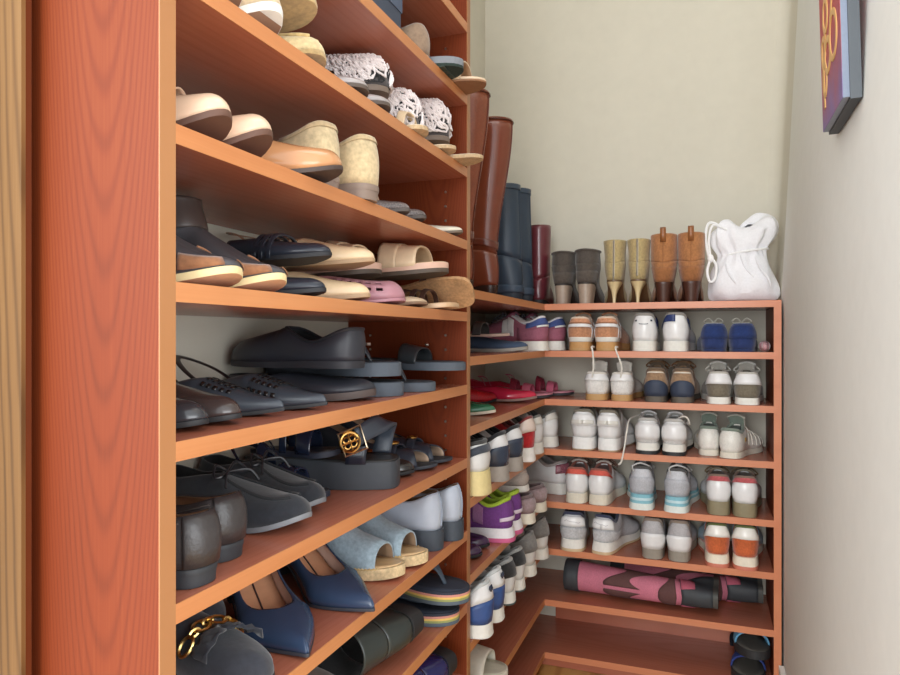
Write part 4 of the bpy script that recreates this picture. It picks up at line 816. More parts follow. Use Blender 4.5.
# ---- second shelf
BS = M('suede', (214, 190, 156))
for i, (lab, px) in enumerate((('beige suede slip on trainer with white sole, far left of second shelf', 246), ('beige suede slip on trainer with white sole, nearer the moccasins', 283))):
    T, s = flat('slip_on_trainer', lab, 'shoe', 'beige slip on trainers', side=(1, -1)[i], **toe_at(px, -.405, ZL['U'], .24), up=BS, lining=M('cloth', (190, 176, 156)), insole=M('cloth', (200, 186, 166)), solem=WHITE_R, L=.24, W=.037, hc=.052, hs=.042, ht=.056, th=.036, sole=.009, hsole=.014, spring=.018, xo=.45)
    s.sole_part(M('rubber', (150, 116, 92)), 'outsole', -.03, .10, sw=1.0); s.patch('stitch_band', M('suede', (196, 170, 134)), .5, .9, .5, .62, .001)
YM = M('suede', (222, 198, 148)); YS = M('suede', (206, 178, 122))
for i, (lab, px, dz, pit, ang, rol) in enumerate((('yellow tan moccasin resting on top of its mate, next to beige trainers', 312, .050, .0, .0, 0), ('yellow tan moccasin flat on the shelf beside the silver flats', 327, .0, 0, -.02, 0))):
    T, s = flat('moccasin', lab, 'shoe', 'yellow tan moccasins', side=(1, -1)[i], **toe_at(px, -.415, ZL['U'], .23, ang), up=YM, lining=M('cloth', (226, 212, 180)), insole=M('cloth', (226, 212, 180)), solem=M('suede', (190, 160, 110)), L=.23, W=.037, hc=.038, hs=.034, ht=.046, th=.032, sole=.005, xo=.46, spring=.010, pitch=pit, roll=rol)
    T.location.z += dz; s.line('moccasin_seam', YS, [(.5, 1, .86), (.7, 1, .74), (.9, 1, .62), (.985, 1, .6)], .0026); s.line('moccasin_seam', YS, [(.985, -1, .6), (.9, -1, .62), (.7, -1, .74), (.5, -1, .86)], .0026)
    s.collar(YS, .004)
SV = M('gloss', (170, 162, 160), .3)
for i, (lab, px) in enumerate((('silver grey ballet flat, nearer of the pair below crochet slippers', 366), ('silver grey ballet flat, farther of the pair below crochet slippers', 392))):
    T, s = flat('ballet_flat', lab, 'shoe', 'silver grey flats', side=(1, -1)[i], **toe_at(px, -.412, ZL['U'], .225), up=SV, lining=M('leather', (120, 92, 74)), insole=M('leather', (150, 116, 92)), solem=M('rubber', (92, 80, 72)), L=.225, W=.037, hc=.04, hs=.028, ht=.026, th=.018, xo=.68, sole=.005)
    s.collar(M('gloss', (196, 188, 184), .3), .0024)
def crochet(label, px, X, dz, ang, seed):
    # slipper of tangled black and white cord over a flat sole
    kw = toe_at(px, X, ZL['U'], .22, ang)
    T, s = slide('crochet_slipper', label, 'slipper', 'crochet slippers', L=.22, W=.036, sole=.008, solem=M('rubber', (120, 104, 92)), footbed=M('cloth', (150, 140, 132)), **kw)
    T.location.z += dz; rnd = random.Random(seed); low_ = .72 if dz > .03 else 1.0
    base = Shoe(T, L=.22, W=.037, xo=.30, x0=.3, hc=.05, hs=.05, ht=.078 * low_, th=.074 * low_, sole=.008)
    for name, mat, N, d in (('black_cord', M('cloth', (40, 38, 40)), 40, .002), ('white_cord', M('cloth', (236, 226, 224)), 230, .005)):
        mb = MB()
        for k in range(N):
            t = .34 + .655 * math.sqrt(rnd.random()); sd = rnd.choice((1, -1)); v = rnd.uniform(.05, .98); r = rnd.uniform(.005, .010); ph = rnd.uniform(0, 6.3)
            pts = []
            for q in range(9):
                a = ph + q * 2 * PI / 9
                pts.append(base.off(max(.31, min(.996, t + r * 4.6 * math.cos(a))), sd, max(.05, min(1, v + r * 16 * math.sin(a))), d + .003 * math.sin(2 * a)))
                pts[-1].z = max(pts[-1].z, .0026)
            mb.tube(pts, .0019, 5, closed=True)
        mb.out(name, mat, T)['kind'] = 'stuff'
    base.upper(M('cloth', (86, 80, 80)), name='upper', x0=.34)
crochet('black and white crochet slipper lying on the silver flats, nearest of the tangle', 388, -.440, .0365, .0, 1)
crochet('black and white crochet slipper on the shelf beside the silver flats, middle of tangle', 419, -.424, .004, .0, 2)
crochet('black and white crochet slipper nearest the post', 448, -.424, .020, .0, 3)
BGE = M('leather', (222, 196, 160)); LEO = M('glitter', (150, 112, 76))
for i, (lab, px, X, y) in enumerate((('beige flat slide under the crochet slippers', 425, -.402, None), ('beige slide with leopard bow, leaning by the post', 466, -.40, 1.10), ('beige slide with pale insole jutting over shelf edge by the post', 479, -.375, 1.158))):
    T, s = slide('slide_sandal', lab, 'sandal', 'beige bow slides', side=(1, -1)[i % 2], **toe_at(px, X, ZL['U'], .235 if i else .10), L=.235 if i else .10, W=.032 if i else .03, sole=.006, solem=M('cork', (206, 178, 140)), footbed=M('leather', (230, 212, 186)))
    if y: T.location.y = y
    if i == 0: T.location.y = .985; T.location.z += .0
    cover(s, 'strap', BGE, .60, .74, (.03, .010, .014)[i], (.026, .009, .012)[i])
    if i: 
        c = Vector((.15, 0, (.03, .016, .018)[i])); mb = MB()
        for sg in (1, -1): mb.ball(c + Vector((0, sg * .012, 0)), (.008, .012, .006))
        mb.out('bow', LEO, T)
# ---- third shelf
NUD = M('smooth', (228, 192, 162)); NSO = M('rubber', (98, 68, 54))
for i, (lab, px) in enumerate((('nude leather strapped shoe at near end of third shelf', 241), ('nude leather strapped shoe beside the glossy tan pump', 278))):
    T, s = flat('strapped_shoe', lab, 'shoe', 'nude strapped shoes', side=(1, -1)[i], **toe_at(px, -.402, ZL['B'], .235, (.05, .13)[i]), up=NUD, lining=M('leather', (200, 160, 126)), insole=M('leather', (214, 176, 140)), solem=NSO, L=.235, W=.0355, hc=.056, hs=.042, ht=.046, th=.036, sole=.006, spring=.022, xo=.58, toe='round', lift=.018)
    band(T, 'strap', NUD, [(.112, .034, .034), (.116, .024, .064), (.118, 0, .080), (.116, -.024, .064), (.112, -.034, .034)], [Vector((.014, 0, 0))] * 5)
    s.line('toe_seam', M('smooth', (196, 156, 126)), [(.66, 1, .02), (.66, 1, .5), (.66, 1, 1)], .0009); s.line('toe_seam', M('smooth', (196, 156, 126)), [(.66, -1, .02), (.66, -1, 1)], .0009)
TPM = M('gloss', (196, 142, 98), .2)
T, s = flat('pump', 'glossy tan pump between the nude shoes and khaki loafers', 'shoe', None, **toe_at(350, -.388, ZL['B'], .235, .42), up=TPM, lining=M('leather', (176, 122, 80)), insole=M('leather', (196, 142, 98)), solem=M('rubber', (72, 58, 52)), L=.235, W=.041, hc=.06, hs=.042, ht=.042, th=.034, sole=.005, spring=.014, xo=.62, toe='round', lift=.03, taper=.7)
KHA = M('suede', (208, 186, 146)); KSO = M('rubber', (140, 122, 110))
for i, (lab, px) in enumerate((('khaki suede loafer seen from behind, partly hidden by tan pump', 334), ('khaki suede loafer seen from behind, beside grey slingbacks', 372))):
    T, s = flat('loafer', lab, 'shoe', 'khaki suede loafers', side=(1, -1)[i], **heel_at(px, (-.432, -.410)[i], ZL['B'], PI - .14), up=KHA, lining=M('suede', (190, 168, 130)), insole=TAN, solem=KSO, L=.24, W=.043, hc=.064, hs=.05, ht=.05, th=.03, sole=.008, xo=.5, lift=.012, taper=.95, xh=.3)
    s.patch('collar_band', M('suede', (196, 172, 132)), 0, .3, .84, 1.0, .0012)
GSN = M('glitter', (132, 122, 120))
for i, (lab, px, dy) in enumerate((('grey snakeskin slingback flat, nearer of the two', 411, 0), ('grey snakeskin slingback flat with beige strap, farther one', 428, 0))):
    T, s = flat('slingback_flat', lab, 'shoe', 'grey snakeskin slingbacks', side=(1, -1)[i], **toe_at(px, -.410, ZL['B'], .225), up=GSN, lining=M('leather', (160, 140, 120)), insole=M('leather', (190, 166, 140)), solem=M('rubber', (86, 78, 74)), L=.225, W=.036, toe='almond', x0=.42, xo=.62, hc=.03, hs=.022, ht=.026, th=.017, sole=.005)
    strap_arc(T, 'heel_strap', M('leather', (206, 176, 146)), [(.10, .026, .016), (.05, .026, .032), (.012, 0, .040), (.05, -.026, .032), (.10, -.026, .016)], .008)
    if i: strap_arc(T, 'ankle_strap', M('leather', (206, 176, 146)), [(.135, .024, .02), (.13, .014, .05), (.13, -.006, .056), (.135, -.028, .02)], .006)
T, s = flat('ballet_flat', 'white pointed flat at far end of third shelf', 'shoe', None, **toe_at(461, -.408, ZL['B'], .23), up=M('gloss', (232, 224, 204), .25), lining=M('leather', (216, 204, 180)), insole=M('leather', (216, 204, 180)), solem=M('rubber', (120, 106, 92)), L=.23, W=.034, toe='almond', hc=.035, hs=.026, ht=.022, th=.014, sole=.004, xo=.62)
# ---- fourth shelf
SLB = M('smooth', (74, 74, 78), .36); BRE = M('suede', (150, 100, 66)); CRP = M('foam', (230, 208, 156))
for i, (lab, px, a) in enumerate((('slate leather ankle boot with cream crepe sole, against the near panel', 243, 0), ('slate leather ankle boot with cream crepe sole, beside black slingbacks', 286, 0))):
    T, s = boot('ankle_boot', lab, 'slate crepe soled boots', L=.225, W=.040, toe='round', lift=.0, sole=.007, xo=.5, hc=.052, ht=.066, th=.020, top=.106, rx=.050, ry=.038, cx=.055, up=SLB, shaftm=M('smooth', (66, 54, 50), .45), lining=M('leather', (120, 84, 60)), solem=CRP, spring=.012, side=(1, -1)[i], **toe_at(px, -.403, ZL['C'], .225, a))
    s.patch('toe_rand', BRE, .84, .985, .05, .42, .0014); s.line('rand_seam', BRE, [(.8, 1, .05), (.79, 1, .5), (.80, 1, .8)], .0012)
    s.sole_part(M('rubber', (196, 150, 118)), 'outsole', -.05, .12, sw=1.0)
    c = Vector((.018, -.036, .066)); MB().grid([[c + Vector((a_, -.002 - .006 * (b_ > 0), b_)) for a_ in (-.008, 0, .008)] for b_ in (-.014, 0, .014, .02)]).out('pull_tab', M('leather', (168, 96, 56)), T, solid=.002, soff=0)
    MB().ball(c + Vector((0, -.009, .006)), .003).out('rivet', M('metal', (220, 214, 206)), T)
BP = M('smooth', (44, 48, 58), .28)
for i, (lab, px, dz) in enumerate((('black slingback flat under its mate, beside the crepe soles', 322, 0), ('black slingback flat stacked on top of its mate', 333, .046))):
    T, s = flat('slingback_flat', lab, 'shoe', 'black slingback flats', side=(1, -1)[i], **toe_at(px, -.418 - .012 * i, ZL['C'], .235, .04 - .02 * i), up=BP, lining=M('leather', (150, 128, 108)), insole=M('leather', (128, 110, 96)), solem=M('rubber', (34, 34, 38)), L=.235, W=.036, toe='almond', x0=.40, xo=.60, hc=.034, hs=.024, ht=.026, th=.018, sole=.005)
    T.location.z += dz
    if i: 
        strap_arc(T, 'heel_strap', BP, [(.09, .028, .018), (.04, .026, .036), (.012, 0, .042), (.04, -.026, .036), (.09, -.028, .018)], .010)
        for k in range(3): cover(s, 'vamp_band', BP, .60 + .05 * k, .625 + .05 * k, .031, .029)
    else: strap_arc(T, 'heel_strap', BP, [(.09, .028, .014), (.04, .026, .022), (.008, 0, .024), (.04, -.026, .022), (.09, -.028, .014)], .008)
CRE = M('smooth', (226, 198, 160)); 
for i, (lab, px, dz) in enumerate((('cream pointed slingback under its mate on fourth shelf', 367, 0), ('cream pointed slingback stacked on top, with looped strap', 376, .048))):
    T, s = flat('slingback_flat', lab, 'shoe', 'cream slingbacks', side=(1, -1)[i], **toe_at(px, -.418, ZL['C'], .24, .04), up=CRE, lining=M('leather', (214, 184, 146)), insole=M('leather', (214, 184, 146)), solem=M('rubber', (170, 140, 108)), L=.24, W=.037, toe='almond', x0=.36, xo=.60, hc=.036, hs=.03, ht=.036, th=.022, sole=.005)
    T.location.z += dz; strap_arc(T, 'heel_strap', M('leather', (196, 150, 118)), [(.088, .03, .016), (.04, .026, .034 + .014 * i), (.008, 0, .034 + .02 * i), (.04, -.026, .034 + .014 * i), (.088, -.03, .016)], .009)
def jelly(label, kw, dz):
    # moulded flat pierced with rows of square holes
    T = empty('jelly_flat', label, 'shoe', kw['loc'], kw['rz']); T.location.z += dz; J = M('smooth', (178, 128, 138), .4)
    s = Shoe(T, L=.225, W=.041, toe='round', hc=.036, hs=.034, ht=.040, th=.034, xo=.5, sole=.004)
    mb = MB(); V = [0, .14, .26, .40, .54, .68, .82, .96, 1.0]; X = [0, .02, .05, .1, .16, .22, .28, .34, .4, .46, .5, .53, .57, .60, .64, .67, .71, .74, .78, .81, .85, .88, .92, .945, .97, .99, 1]
    for sd in (1, -1):
        v = [s.pt(t, sd, q) for t in X for q in V]; n = len(V); f = []
        for i in range(len(X) - 1):
            for j in range(n - 1):
                if X[i] in (.53, .60, .67, .74, .81, .88) and j in (2, 4, 6): continue
                if X[i] in (.1, .22, .34) and j in (2, 5): continue
                q = (i * n + j, i * n + j + 1, (i + 1) * n + j + 1, (i + 1) * n + j); f.append(q[::-1] if sd < 0 else q)
        mb.add(v, f)
    mb.out('upper', J, T, solid=.0035, merge=2e-4, sharp=70); s.sole_part(J); s.insole(M('leather', (110, 74, 84)), x1=.97)
jelly('mauve pierced jelly flat under the raised beige slide', toe_at(403, -.412, ZL['C'], .225, .06), 0)
T, s = flat('ballet_flat', 'beige square flat pressed between jelly flat and brown strap sandal', 'shoe', None, **toe_at(424, -.425, ZL['C'], .22), up=M('leather', (226, 200, 168)), lining=TAN, insole=TAN, solem=M('rubber', (150, 120, 96)), L=.22, W=.034, toe='square', hc=.026, hs=.02, ht=.022, th=.014, sole=.004, xo=.6)
T.location.y = 1.005
BSL = M('leather', (232, 206, 172))
for i, (lab, px, y, X, dz, pit) in enumerate((('beige slide with twisted strap and dark sole, raised on the flats', 449, 1.045, -.40, .046, .04), ('beige slide with twisted strap lying behind its raised mate', 405, .945, -.468, .040, .02))):
    T, s = slide('slide_sandal', lab, 'sandal', 'beige twisted slides', side=(1, -1)[i], **toe_at(px, X, ZL['C'], .24), L=.24, W=.041, layers=[('outsole', M('rubber', (84, 72, 62)), 0, .42), ('midsole', M('smooth', (214, 176, 156), .5), .42, 1)], footbed=M('leather', (222, 190, 156)), sole=.016, hsole=.018, pitch=pit)
    T.location.y = y; T.location.z += dz
    cover(s, 'strap', BSL, .66, .84, .038, .032, M('leather', (206, 176, 140))); cover(s, 'strap', BSL, .56, .70, .043, .039, M('leather', (206, 176, 140)))
CKS = M('leather', (214, 178, 140)); DB = M('leather', (78, 52, 44))
for i, (lab, px, X, y, dz, rol, pit) in enumerate((('tan flat sandal with brown straps lying by the post', 466, -.40, 1.085, 0, 0, 0), ('tan flat sandal tipped on edge against the post, sole showing', 477, -.39, 1.150, .026, -.8, .0))):
    T, s = slide('sandal', lab, 'sandal', 'tan flat sandals', side=(1, -1)[i], **toe_at(px, X, ZL['C'], .235), L=.235, W=.035, toe='square', sole=.007, solem=CKS if i == 0 else M('cork', (196, 152, 108)), footbed=M('leather', (206, 170, 132)), pitch=pit, roll=rol)
    T.location.y = y; T.location.z += dz
    if i == 0:
        for a in (.62, .70, .78): cover(s, 'strap', DB, a, a + .035, .028, .026)
    else: cover(s, 'strap', DB, .60, .66, .02, .018)
# ---- fifth shelf
BRB = M('gloss', (66, 56, 54), .25); BBK = M('gloss', (52, 52, 56), .25)
for i, (lab, px, m) in enumerate((('near black polished flat at near end of fifth shelf', 217, BBK), ('dark brown black polished flat second from near end of fifth shelf', 249, BRB))):
    T, s = flat('ballet_flat', lab, 'shoe', 'polished dark flats', side=(1, -1)[i], **toe_at(px, -.432, ZL['D'], .235), up=m, lining=M('leather', (110, 80, 66)), insole=M('leather', (150, 106, 84)), solem=BLK, L=.235, W=.030, toe='round', hc=.046, hs=.034, ht=.036, th=.024, sole=.005, xo=.56)
PTB = M('smooth', (58, 64, 72), .32); STD = M('smooth', (34, 30, 30))
for i, (lab, px) in enumerate((('black pointed slingback with studded cut outs, nearer of the pair', 282), ('black pointed slingback with studded cut outs, farther of the pair', 329))):
    T, s = flat('slingback_flat', lab, 'shoe', 'black studded slingbacks', side=(1, -1)[i], toer=.04, **toe_at(px, -.430, ZL['D'], .25, .06), up=PTB, lining=M('leather', (60, 52, 50)), insole=M('leather', (70, 58, 54)), solem=BLK, L=.25, W=.033, toe='point', x0=.40, hc=.03, hs=.026, ht=.038, th=.013, sole=.004, xo=.58)
    for k in range(5):
        for sd in (1, -1):
            for v in (.30, .62, .9):
                t = .60 + .035 * k; s.patch('cut_out', STD, t, t + .02, v - .07, v + .07, .0008, (sd,), 2, 2)
    LB = M('leather', (34, 32, 34))
    strap_arc(T, 'heel_strap', LB, [(.10, .032, .014), (.05, .030, .045), (.016, 0, .062 + .02 * (1 - i)), (.05, -.030, .045), (.10, -.032, .014)], .010)
    if i == 0:
        strap_arc(T, 'heel_strap', LB, [(.05, -.028, .01), (.046, -.030, .05), (.042, -.026, .078)], .012)
        MB().tube([(.042 + .006 * math.cos(a), -.030, .080 + .008 * math.sin(a)) for a in [k * PI / 5 for k in range(10)]], .0014, 6, closed=True).out('buckle', M('metal', (150, 146, 140)), T)
CLG = M('smooth', (48, 50, 58), .45)
T, s = flat('clog', 'black leather clog underneath the large clog on fifth shelf', 'shoe', 'black leather clogs', **toe_at(376, -.432, ZL['D'], .245, .05), up=CLG, lining=M('cloth', (70, 60, 58)), insole=M('leather', (60, 50, 48)), solem=M('rubber', (84, 72, 68)), L=.245, W=.042, toe='round', hc=.024, hs=.022, ht=.028, th=.02, sole=.010, xo=.5, spring=.006)
T, s = flat('clog', 'large black leather clog resting heel first on top of its mate', 'shoe', 'black leather clogs', side=-1, **heel_at(361, -.446, ZL['D'], PI - .03), up=CLG, lining=M('cloth', (30, 30, 34)), insole=M('leather', (40, 36, 36)), solem=M('rubber', (44, 44, 50)), L=.235, W=.041, toe='round', hc=.044, hs=.026, ht=.048, th=.036, sole=.008, hsole=.010, xo=.55, spring=.002, lean=0, fh=.15)
T.location.z += .045; s.collar(M('smooth', (40, 42, 48), .4), .0025)
FFG = M('foam', (84, 92, 102)); FFD = M('foam', (50, 54, 62)); SIL = M('metal', (214, 210, 204))
for i, (lab, px, y, dz, X, ang) in enumerate((('thick grey wedge flip flop, lower of the stacked two beside the clogs', 414, .930, 0, -.428, 0), ('thick grey wedge flip flop, upper of the stacked two beside the clogs', 413, .930, .0292, -.43, .02), ('dark grey flip flop with silver trim, nearer flat one by the post', 462, 1.035, 0, -.420, .0), ('dark grey flip flop with silver trim, resting behind at the post', 479, 1.135, .030, -.40, .02))):
    T, s = slide('flip_flop', lab, 'sandal', 'grey flip flops', side=(1, -1)[i % 2], **toe_at(px, X, ZL['D'], .24, ang), L=.24, W=.042, sole=.020 if i < 2 else .014, hsole=.028 if i < 2 else .018, solem=FFG, footbed=FFD, spring=0)
    T.location.y = y; T.location.z += dz
    if i == 0: cover(s, 'strap', FFD, .50, .70, .0285, .0285, solid=.0004) if False else None
    if i == 1: thong(s, M('leather', (58, 60, 66)), h=.024); MB().box((.168, -.006, .045), (.178, .006, .049)).out('metal_trim', SIL, T)
    if i == 2: 
        thong(s, M('leather', (58, 60, 66)), h=.030); MB().ball((.166, .0, .046), (.007, .007, .003)).out('metal_trim', SIL, T); cover(s, 'strap', M('leather', (44, 44, 46)), .30, .36, .075, .07)
    if i == 3: cover(s, 'strap', M('leather', (60, 64, 68)), .52, .68, .030, .024); MB().ball((.16, .02, .044), (.004, .004, .003)).out('metal_trim', SIL, T)
# ---- sixth shelf
PEB = M('pebble', (66, 62, 62), .36); PSO = M('rubber', (46, 48, 52))
for i, (lab, px, X) in enumerate((('black pebbled loafer seen from behind at near end of sixth shelf', 206, -.424), ('black pebbled loafer, farther of the pair on sixth shelf', 238, -.446))):
    T, s = flat('loafer', lab, 'shoe', 'black pebbled loafers', side=(1, -1)[i], **heel_at(px, X, ZL['E'], PI - .05), up=PEB, lining=M('leather', (176, 132, 100)), insole=M('leather', (190, 142, 108)), solem=PSO, L=.225, W=.038, hc=.048, hs=.038, ht=.044, th=.028, sole=.006, xo=.5, lift=.011, taper=.97, xh=.32, bulge=.004)
    s.patch('back_stay', M('pebble', (58, 54, 54), .36), 0, .045, .02, .98, .0016); s.line('topline_seam', M('smooth', (96, 88, 84)), [(.32, 1, .72), (.18, 1, .78), (.06, 1, .82)], .0009); s.line('topline_seam', M('smooth', (96, 88, 84)), [(.06, -1, .82), (.18, -1, .78), (.32, -1, .72)], .0009)
    s.line('side_seam', M('smooth', (36, 34, 34)), [(.38, -1, .2), (.24, -1, .5), (.14, -1, .62)], .0009)
    MB().box((-.001, -.006, .03), (.0, .006, .05)) if False else None
MOC = M('suede', (36, 39, 46)); MSO = M('rubber', (120, 122, 126))
for i, (lab, px, py, a) in enumerate((('black suede moccasin with grey sole, front one of the pair on sixth shelf', 313, 528, -.12), ('black suede moccasin with grey sole, behind its mate', 335, 509, -.10))):
    T, s = flat('moccasin', lab, 'shoe', 'black suede moccasins', side=(1, -1)[i], **toe_at(px, 0, ZL['E'], .24, a, py=py + 4), up=MOC, lining=M('suede', (34, 34, 36)), insole=M('leather', (40, 38, 38)), solem=MSO, L=.24, W=.040, hc=.048, hs=.042, ht=.050, th=.034, sole=.006, hsole=.010, xo=.46, spring=.016, toe='round', full=.7)
    s.line('apron_seam', M('suede', (30, 32, 36)), [(.5, 1, .86), (.7, 1, .74), (.88, 1, .66), (.98, 1, .66)], .0022); s.line('apron_seam', M('suede', (30, 32, 36)), [(.98, -1, .66), (.88, -1, .66), (.7, -1, .74), (.5, -1, .86)], .0022)
    mb = MB(); c = s.T(.5, 1) + Vector((.004, 0, .004))
    for sg in (1, -1): mb.tube(spline([c, c + Vector((-.004, sg * .018, .010)), c + Vector((.006, sg * .03, -.002)), c + Vector((.012, sg * .016, .0)), c], 5), .0018, 6); mb.tube(spline([c, c + Vector((.016, sg * .02, .002)), c + Vector((.024, sg * .03, -.012))], 5), .0018, 6)
    mb.out('bow', M('leather', (40, 40, 44)), T)
PLB = M('rubber', (58, 62, 68)); NVL = M('smooth', (34, 38, 50), .3); GOLD = M('metal', (206, 160, 92))
kw = toe_at(398, -.440, ZL['E'], .25, .32)
T, s = slide('platform_slide', 'chunky black platform slide with gold medallion strap on sixth shelf', 'sandal', None, L=.25, W=.040, toe='square', sole=.040, hsole=.044, layers=[('midsole', PLB, 0, 1)], footbed=M('leather', (62, 62, 62)), spring=0, **kw)
# upright wide strap fastened with a square buckle and a gold openwork medallion
band(T, 'strap', NVL, [(.175, -.046, .040), (.176, -.050, .052), (.178, -.047, .066)], [Vector((.030, 0, 0))] * 3, .004)
band(T, 'strap', M('smooth', (66, 74, 86), .3), [(.176, -.046, .078), (.190, -.034, .087), (.206, -.004, .094), (.212, .030, .092), (.206, .046, .07), (.20, .046, .042)], [Vector((.006, .0, -.026)), Vector((.008, 0, -.026)), Vector((.016, 0, -.024)), Vector((.028, 0, -.006)), Vector((.028, 0, 0)), Vector((.03, 0, 0))], .004)
fr = MB(); c = Vector((.172, -.052, .074)); ex, ez = Vector((.9, .25, .35)).normalized(), Vector((-.35, .1, .93)).normalized()
P4 = [c + ex * .017 + ez * .017, c - ex * .017 + ez * .017, c - ex * .017 - ez * .017, c + ex * .017 - ez * .017]
fr.tube(P4, .002, 6, closed=True); fr.out('buckle', M('metal', (196, 178, 150)), T)
md = MB(); mc = c - ex * .004
md.tube([mc + ex * .014 * math.cos(a) + ez * .014 * math.sin(a) for a in [k * PI / 8 for k in range(16)]], .0022, 6, closed=True)
for k in range(4):
    a = k * PI / 2 + .78; q = mc + ex * .0062 * math.cos(a) + ez * .0062 * math.sin(a)
    md.tube([q + ex * .0045 * math.cos(b) + ez * .0045 * math.sin(b) for b in [j * PI / 4 for j in range(8)]], .0014, 5, closed=True)
md.tube([mc + ex * .013, mc - ex * .013], .0016, 5); md.tube([mc + ez * .013, mc - ez * .013], .0016, 5)
md.out('gold_medallion', GOLD, T)
for i, (lab, x, y, ang) in enumerate((('navy leather strap sandal behind the black moccasins', -.655, .812, .0), ('navy leather strap sandal resting on heel of the platform slide', -.650, .872, .2))):
    T, s = slide('sandal', lab, 'sandal', 'navy strap sandals', (x, y, ZL['E'] + LIFT + .047 * i), ang, side=(1, -1)[i], L=(.17, .14)[i], W=.028, lift=(.03, .0)[i], sole=.008, solem=M('rubber', (40, 44, 58)), footbed=M('leather', (52, 48, 52)))
    NVS = M('patent', (34, 42, 62), .2); cover(s, 'strap', NVS, .56, .74, .036, .032); cover(s, 'strap', NVS, .36, .44, .048, .045)
    strap_arc(T, 'ankle_strap', NVS, [(.05, .024, (.04, .012)[i]), (.03, .028, (.064, .042)[i]), (.01, 0, (.07, .048)[i]), (.03, -.03, (.064, .042)[i]), (.05, -.03, (.04, .012)[i])], .010)
    MB().tube([(.072 + .008 * math.cos(a), -.026, .052 + .007 * math.sin(a)) for a in [k * PI / 5 for k in range(10)]], .0016, 6, closed=True).out('buckle', M('metal', (190, 186, 180)), T)
BFL = M('gloss', (44, 42, 42), .25)
T, s = flat('ballet_flat', 'black leather flat with gold ornament behind the platform slide', 'shoe', None, **toe_at(414, -.442, ZL['E'], .225, .03), up=BFL, lining=M('leather', (70, 56, 50)), insole=M('leather', (90, 70, 60)), solem=BLK, L=.225, W=.030, toe='round', hc=.04, hs=.03, ht=.032, th=.022, sole=.005, xo=.62)
T.location.y = 1.004
MB().ball(s.T(.66, 1) + Vector((0, 0, .002)), (.008, .01, .003)).out('gold_ornament', GOLD, T)
NPT = M('smooth', (58, 64, 76), .32)
for i, (lab, px, y, X) in enumerate((('dark navy peep toe flat with gold buckle, nearer of the pair', 458, 1.072, -.428), ('dark navy peep toe flat with gold buckle, against far panel', 466, 1.146, -.424))):
    T, s = flat('peep_toe_flat', lab, 'shoe', 'navy peep toe flats', side=(1, -1)[i], **toe_at(px, X, ZL['E'], .24, .0), up=NPT, lining=M('leather', (206, 176, 150)), insole=M('leather', (190, 160, 136)), solem=M('rubber', (50, 54, 62)), L=.24, W=.034, toe='round', hc=.062, hs=.038, ht=.034, th=.026, sole=.005, xo=.58, x1=.90, lift=.018)
    T.location.y = y; band(T, 'strap', NPT, [s.pt(.70, 1, .3), s.pt(.70, 1, .75) + Vector((0, 0, .003)), s.T(.70, 1) + Vector((0, 0, .004)), s.pt(.70, -1, .75) + Vector((0, 0, .003)), s.pt(.70, -1, .3)], [Vector((.018, 0, 0))] * 5)
    q = s.T(.70, 1) + Vector((0, 0, .007)); MB().tube([q + Vector((.008 * math.cos(a), .010 * math.sin(a), 0)) for a in [k * PI / 5 for k in range(10)]], .0018, 6, closed=True).out('buckle', GOLD, T)
T, s = flat('clog', 'plain black clog in shadow behind the pebbled loafers', 'shoe', None, (-.662, .66, ZL['E'] + LIFT), .05, up=M('suede', (34, 34, 36)), lining=BLK, insole=BLK, solem=BLK, L=.13, W=.05, hc=.07, hs=.06, ht=.066, th=.05, sole=.01, xo=.3) if False else (None, None)
# ---- seventh shelf
SUE = M('suede', (44, 46, 54)); SUL = M('leather', (40, 40, 44))
def chain(s, T, t, r):
    mb = MB(); N = 7
    for k in range(N):
        y = -.030 + .060 * k / (N - 1); sd = 1 if y >= 0 else -1; lo, hi = .2, 1.0
        for _ in range(12):
            m = (lo + hi) / 2
            if abs(s.pt(t, sd, m).y - s.ctr(t)) > abs(y): lo = m
            else: hi = m
        p = s.off(t, sd, hi, .004); n = (s.off(t, sd, hi, .005) - s.off(t, sd, hi, .0)).normalized()
        ax = Vector((0, 1, 0)); ax = (ax - n * ax.dot(n)).normalized(); bx_ = n.cross(ax)
        if k % 2: bx_ = (bx_ * .3 + n * .5)
        e, w = (.0105, .0075) if k % 2 == 0 else (.006, .0052)
        mb.tube([p + ax * e * math.cos(a) + bx_ * w * math.sin(a) for a in [q * PI / 7 for q in range(14)]], r, 6, closed=True)
    mb.out('gold_chain', M('metal', (222, 190, 120)), T)
for i, (lab, px, py, a) in enumerate((('black suede loafer with gold chain at near end of seventh shelf', 268, 700, -.25), ('black suede loafer with gold chain, deeper one by the near panel', 218, 640, -.14))):
    T, s = flat('loafer', lab, 'shoe', 'black chain loafers', side=(1, -1)[i], **toe_at(px, 0, ZL['F'], .235, a, py=py), up=SUE, lining=SUL, insole=M('leather', (60, 52, 50)), solem=M('rubber', (50, 50, 54)), L=.235, W=.035, hc=.05, hs=.042, ht=.052, th=.034, sole=.010, hsole=.014, xo=.48, spring=.008, toe='round', full=.7)
    chain(s, T, .66, .0019)
    fr = MB(); X = .71
    for sd in (1, -1):
        fr.grid([[s.off(X + .10 * q, sd, .35 + .65 * j / 6, .004 + .006 * q + .003 * math.sin(j * 2.2 + q * 5)) for j in range(7)] for q in (0, .35, .7, 1)], flip=(sd < 0))
    fr.out('fringe_flap', SUE, T, solid=.002, soff=0, merge=3e-4)
NPP = M('smooth', (50, 66, 92), .26)
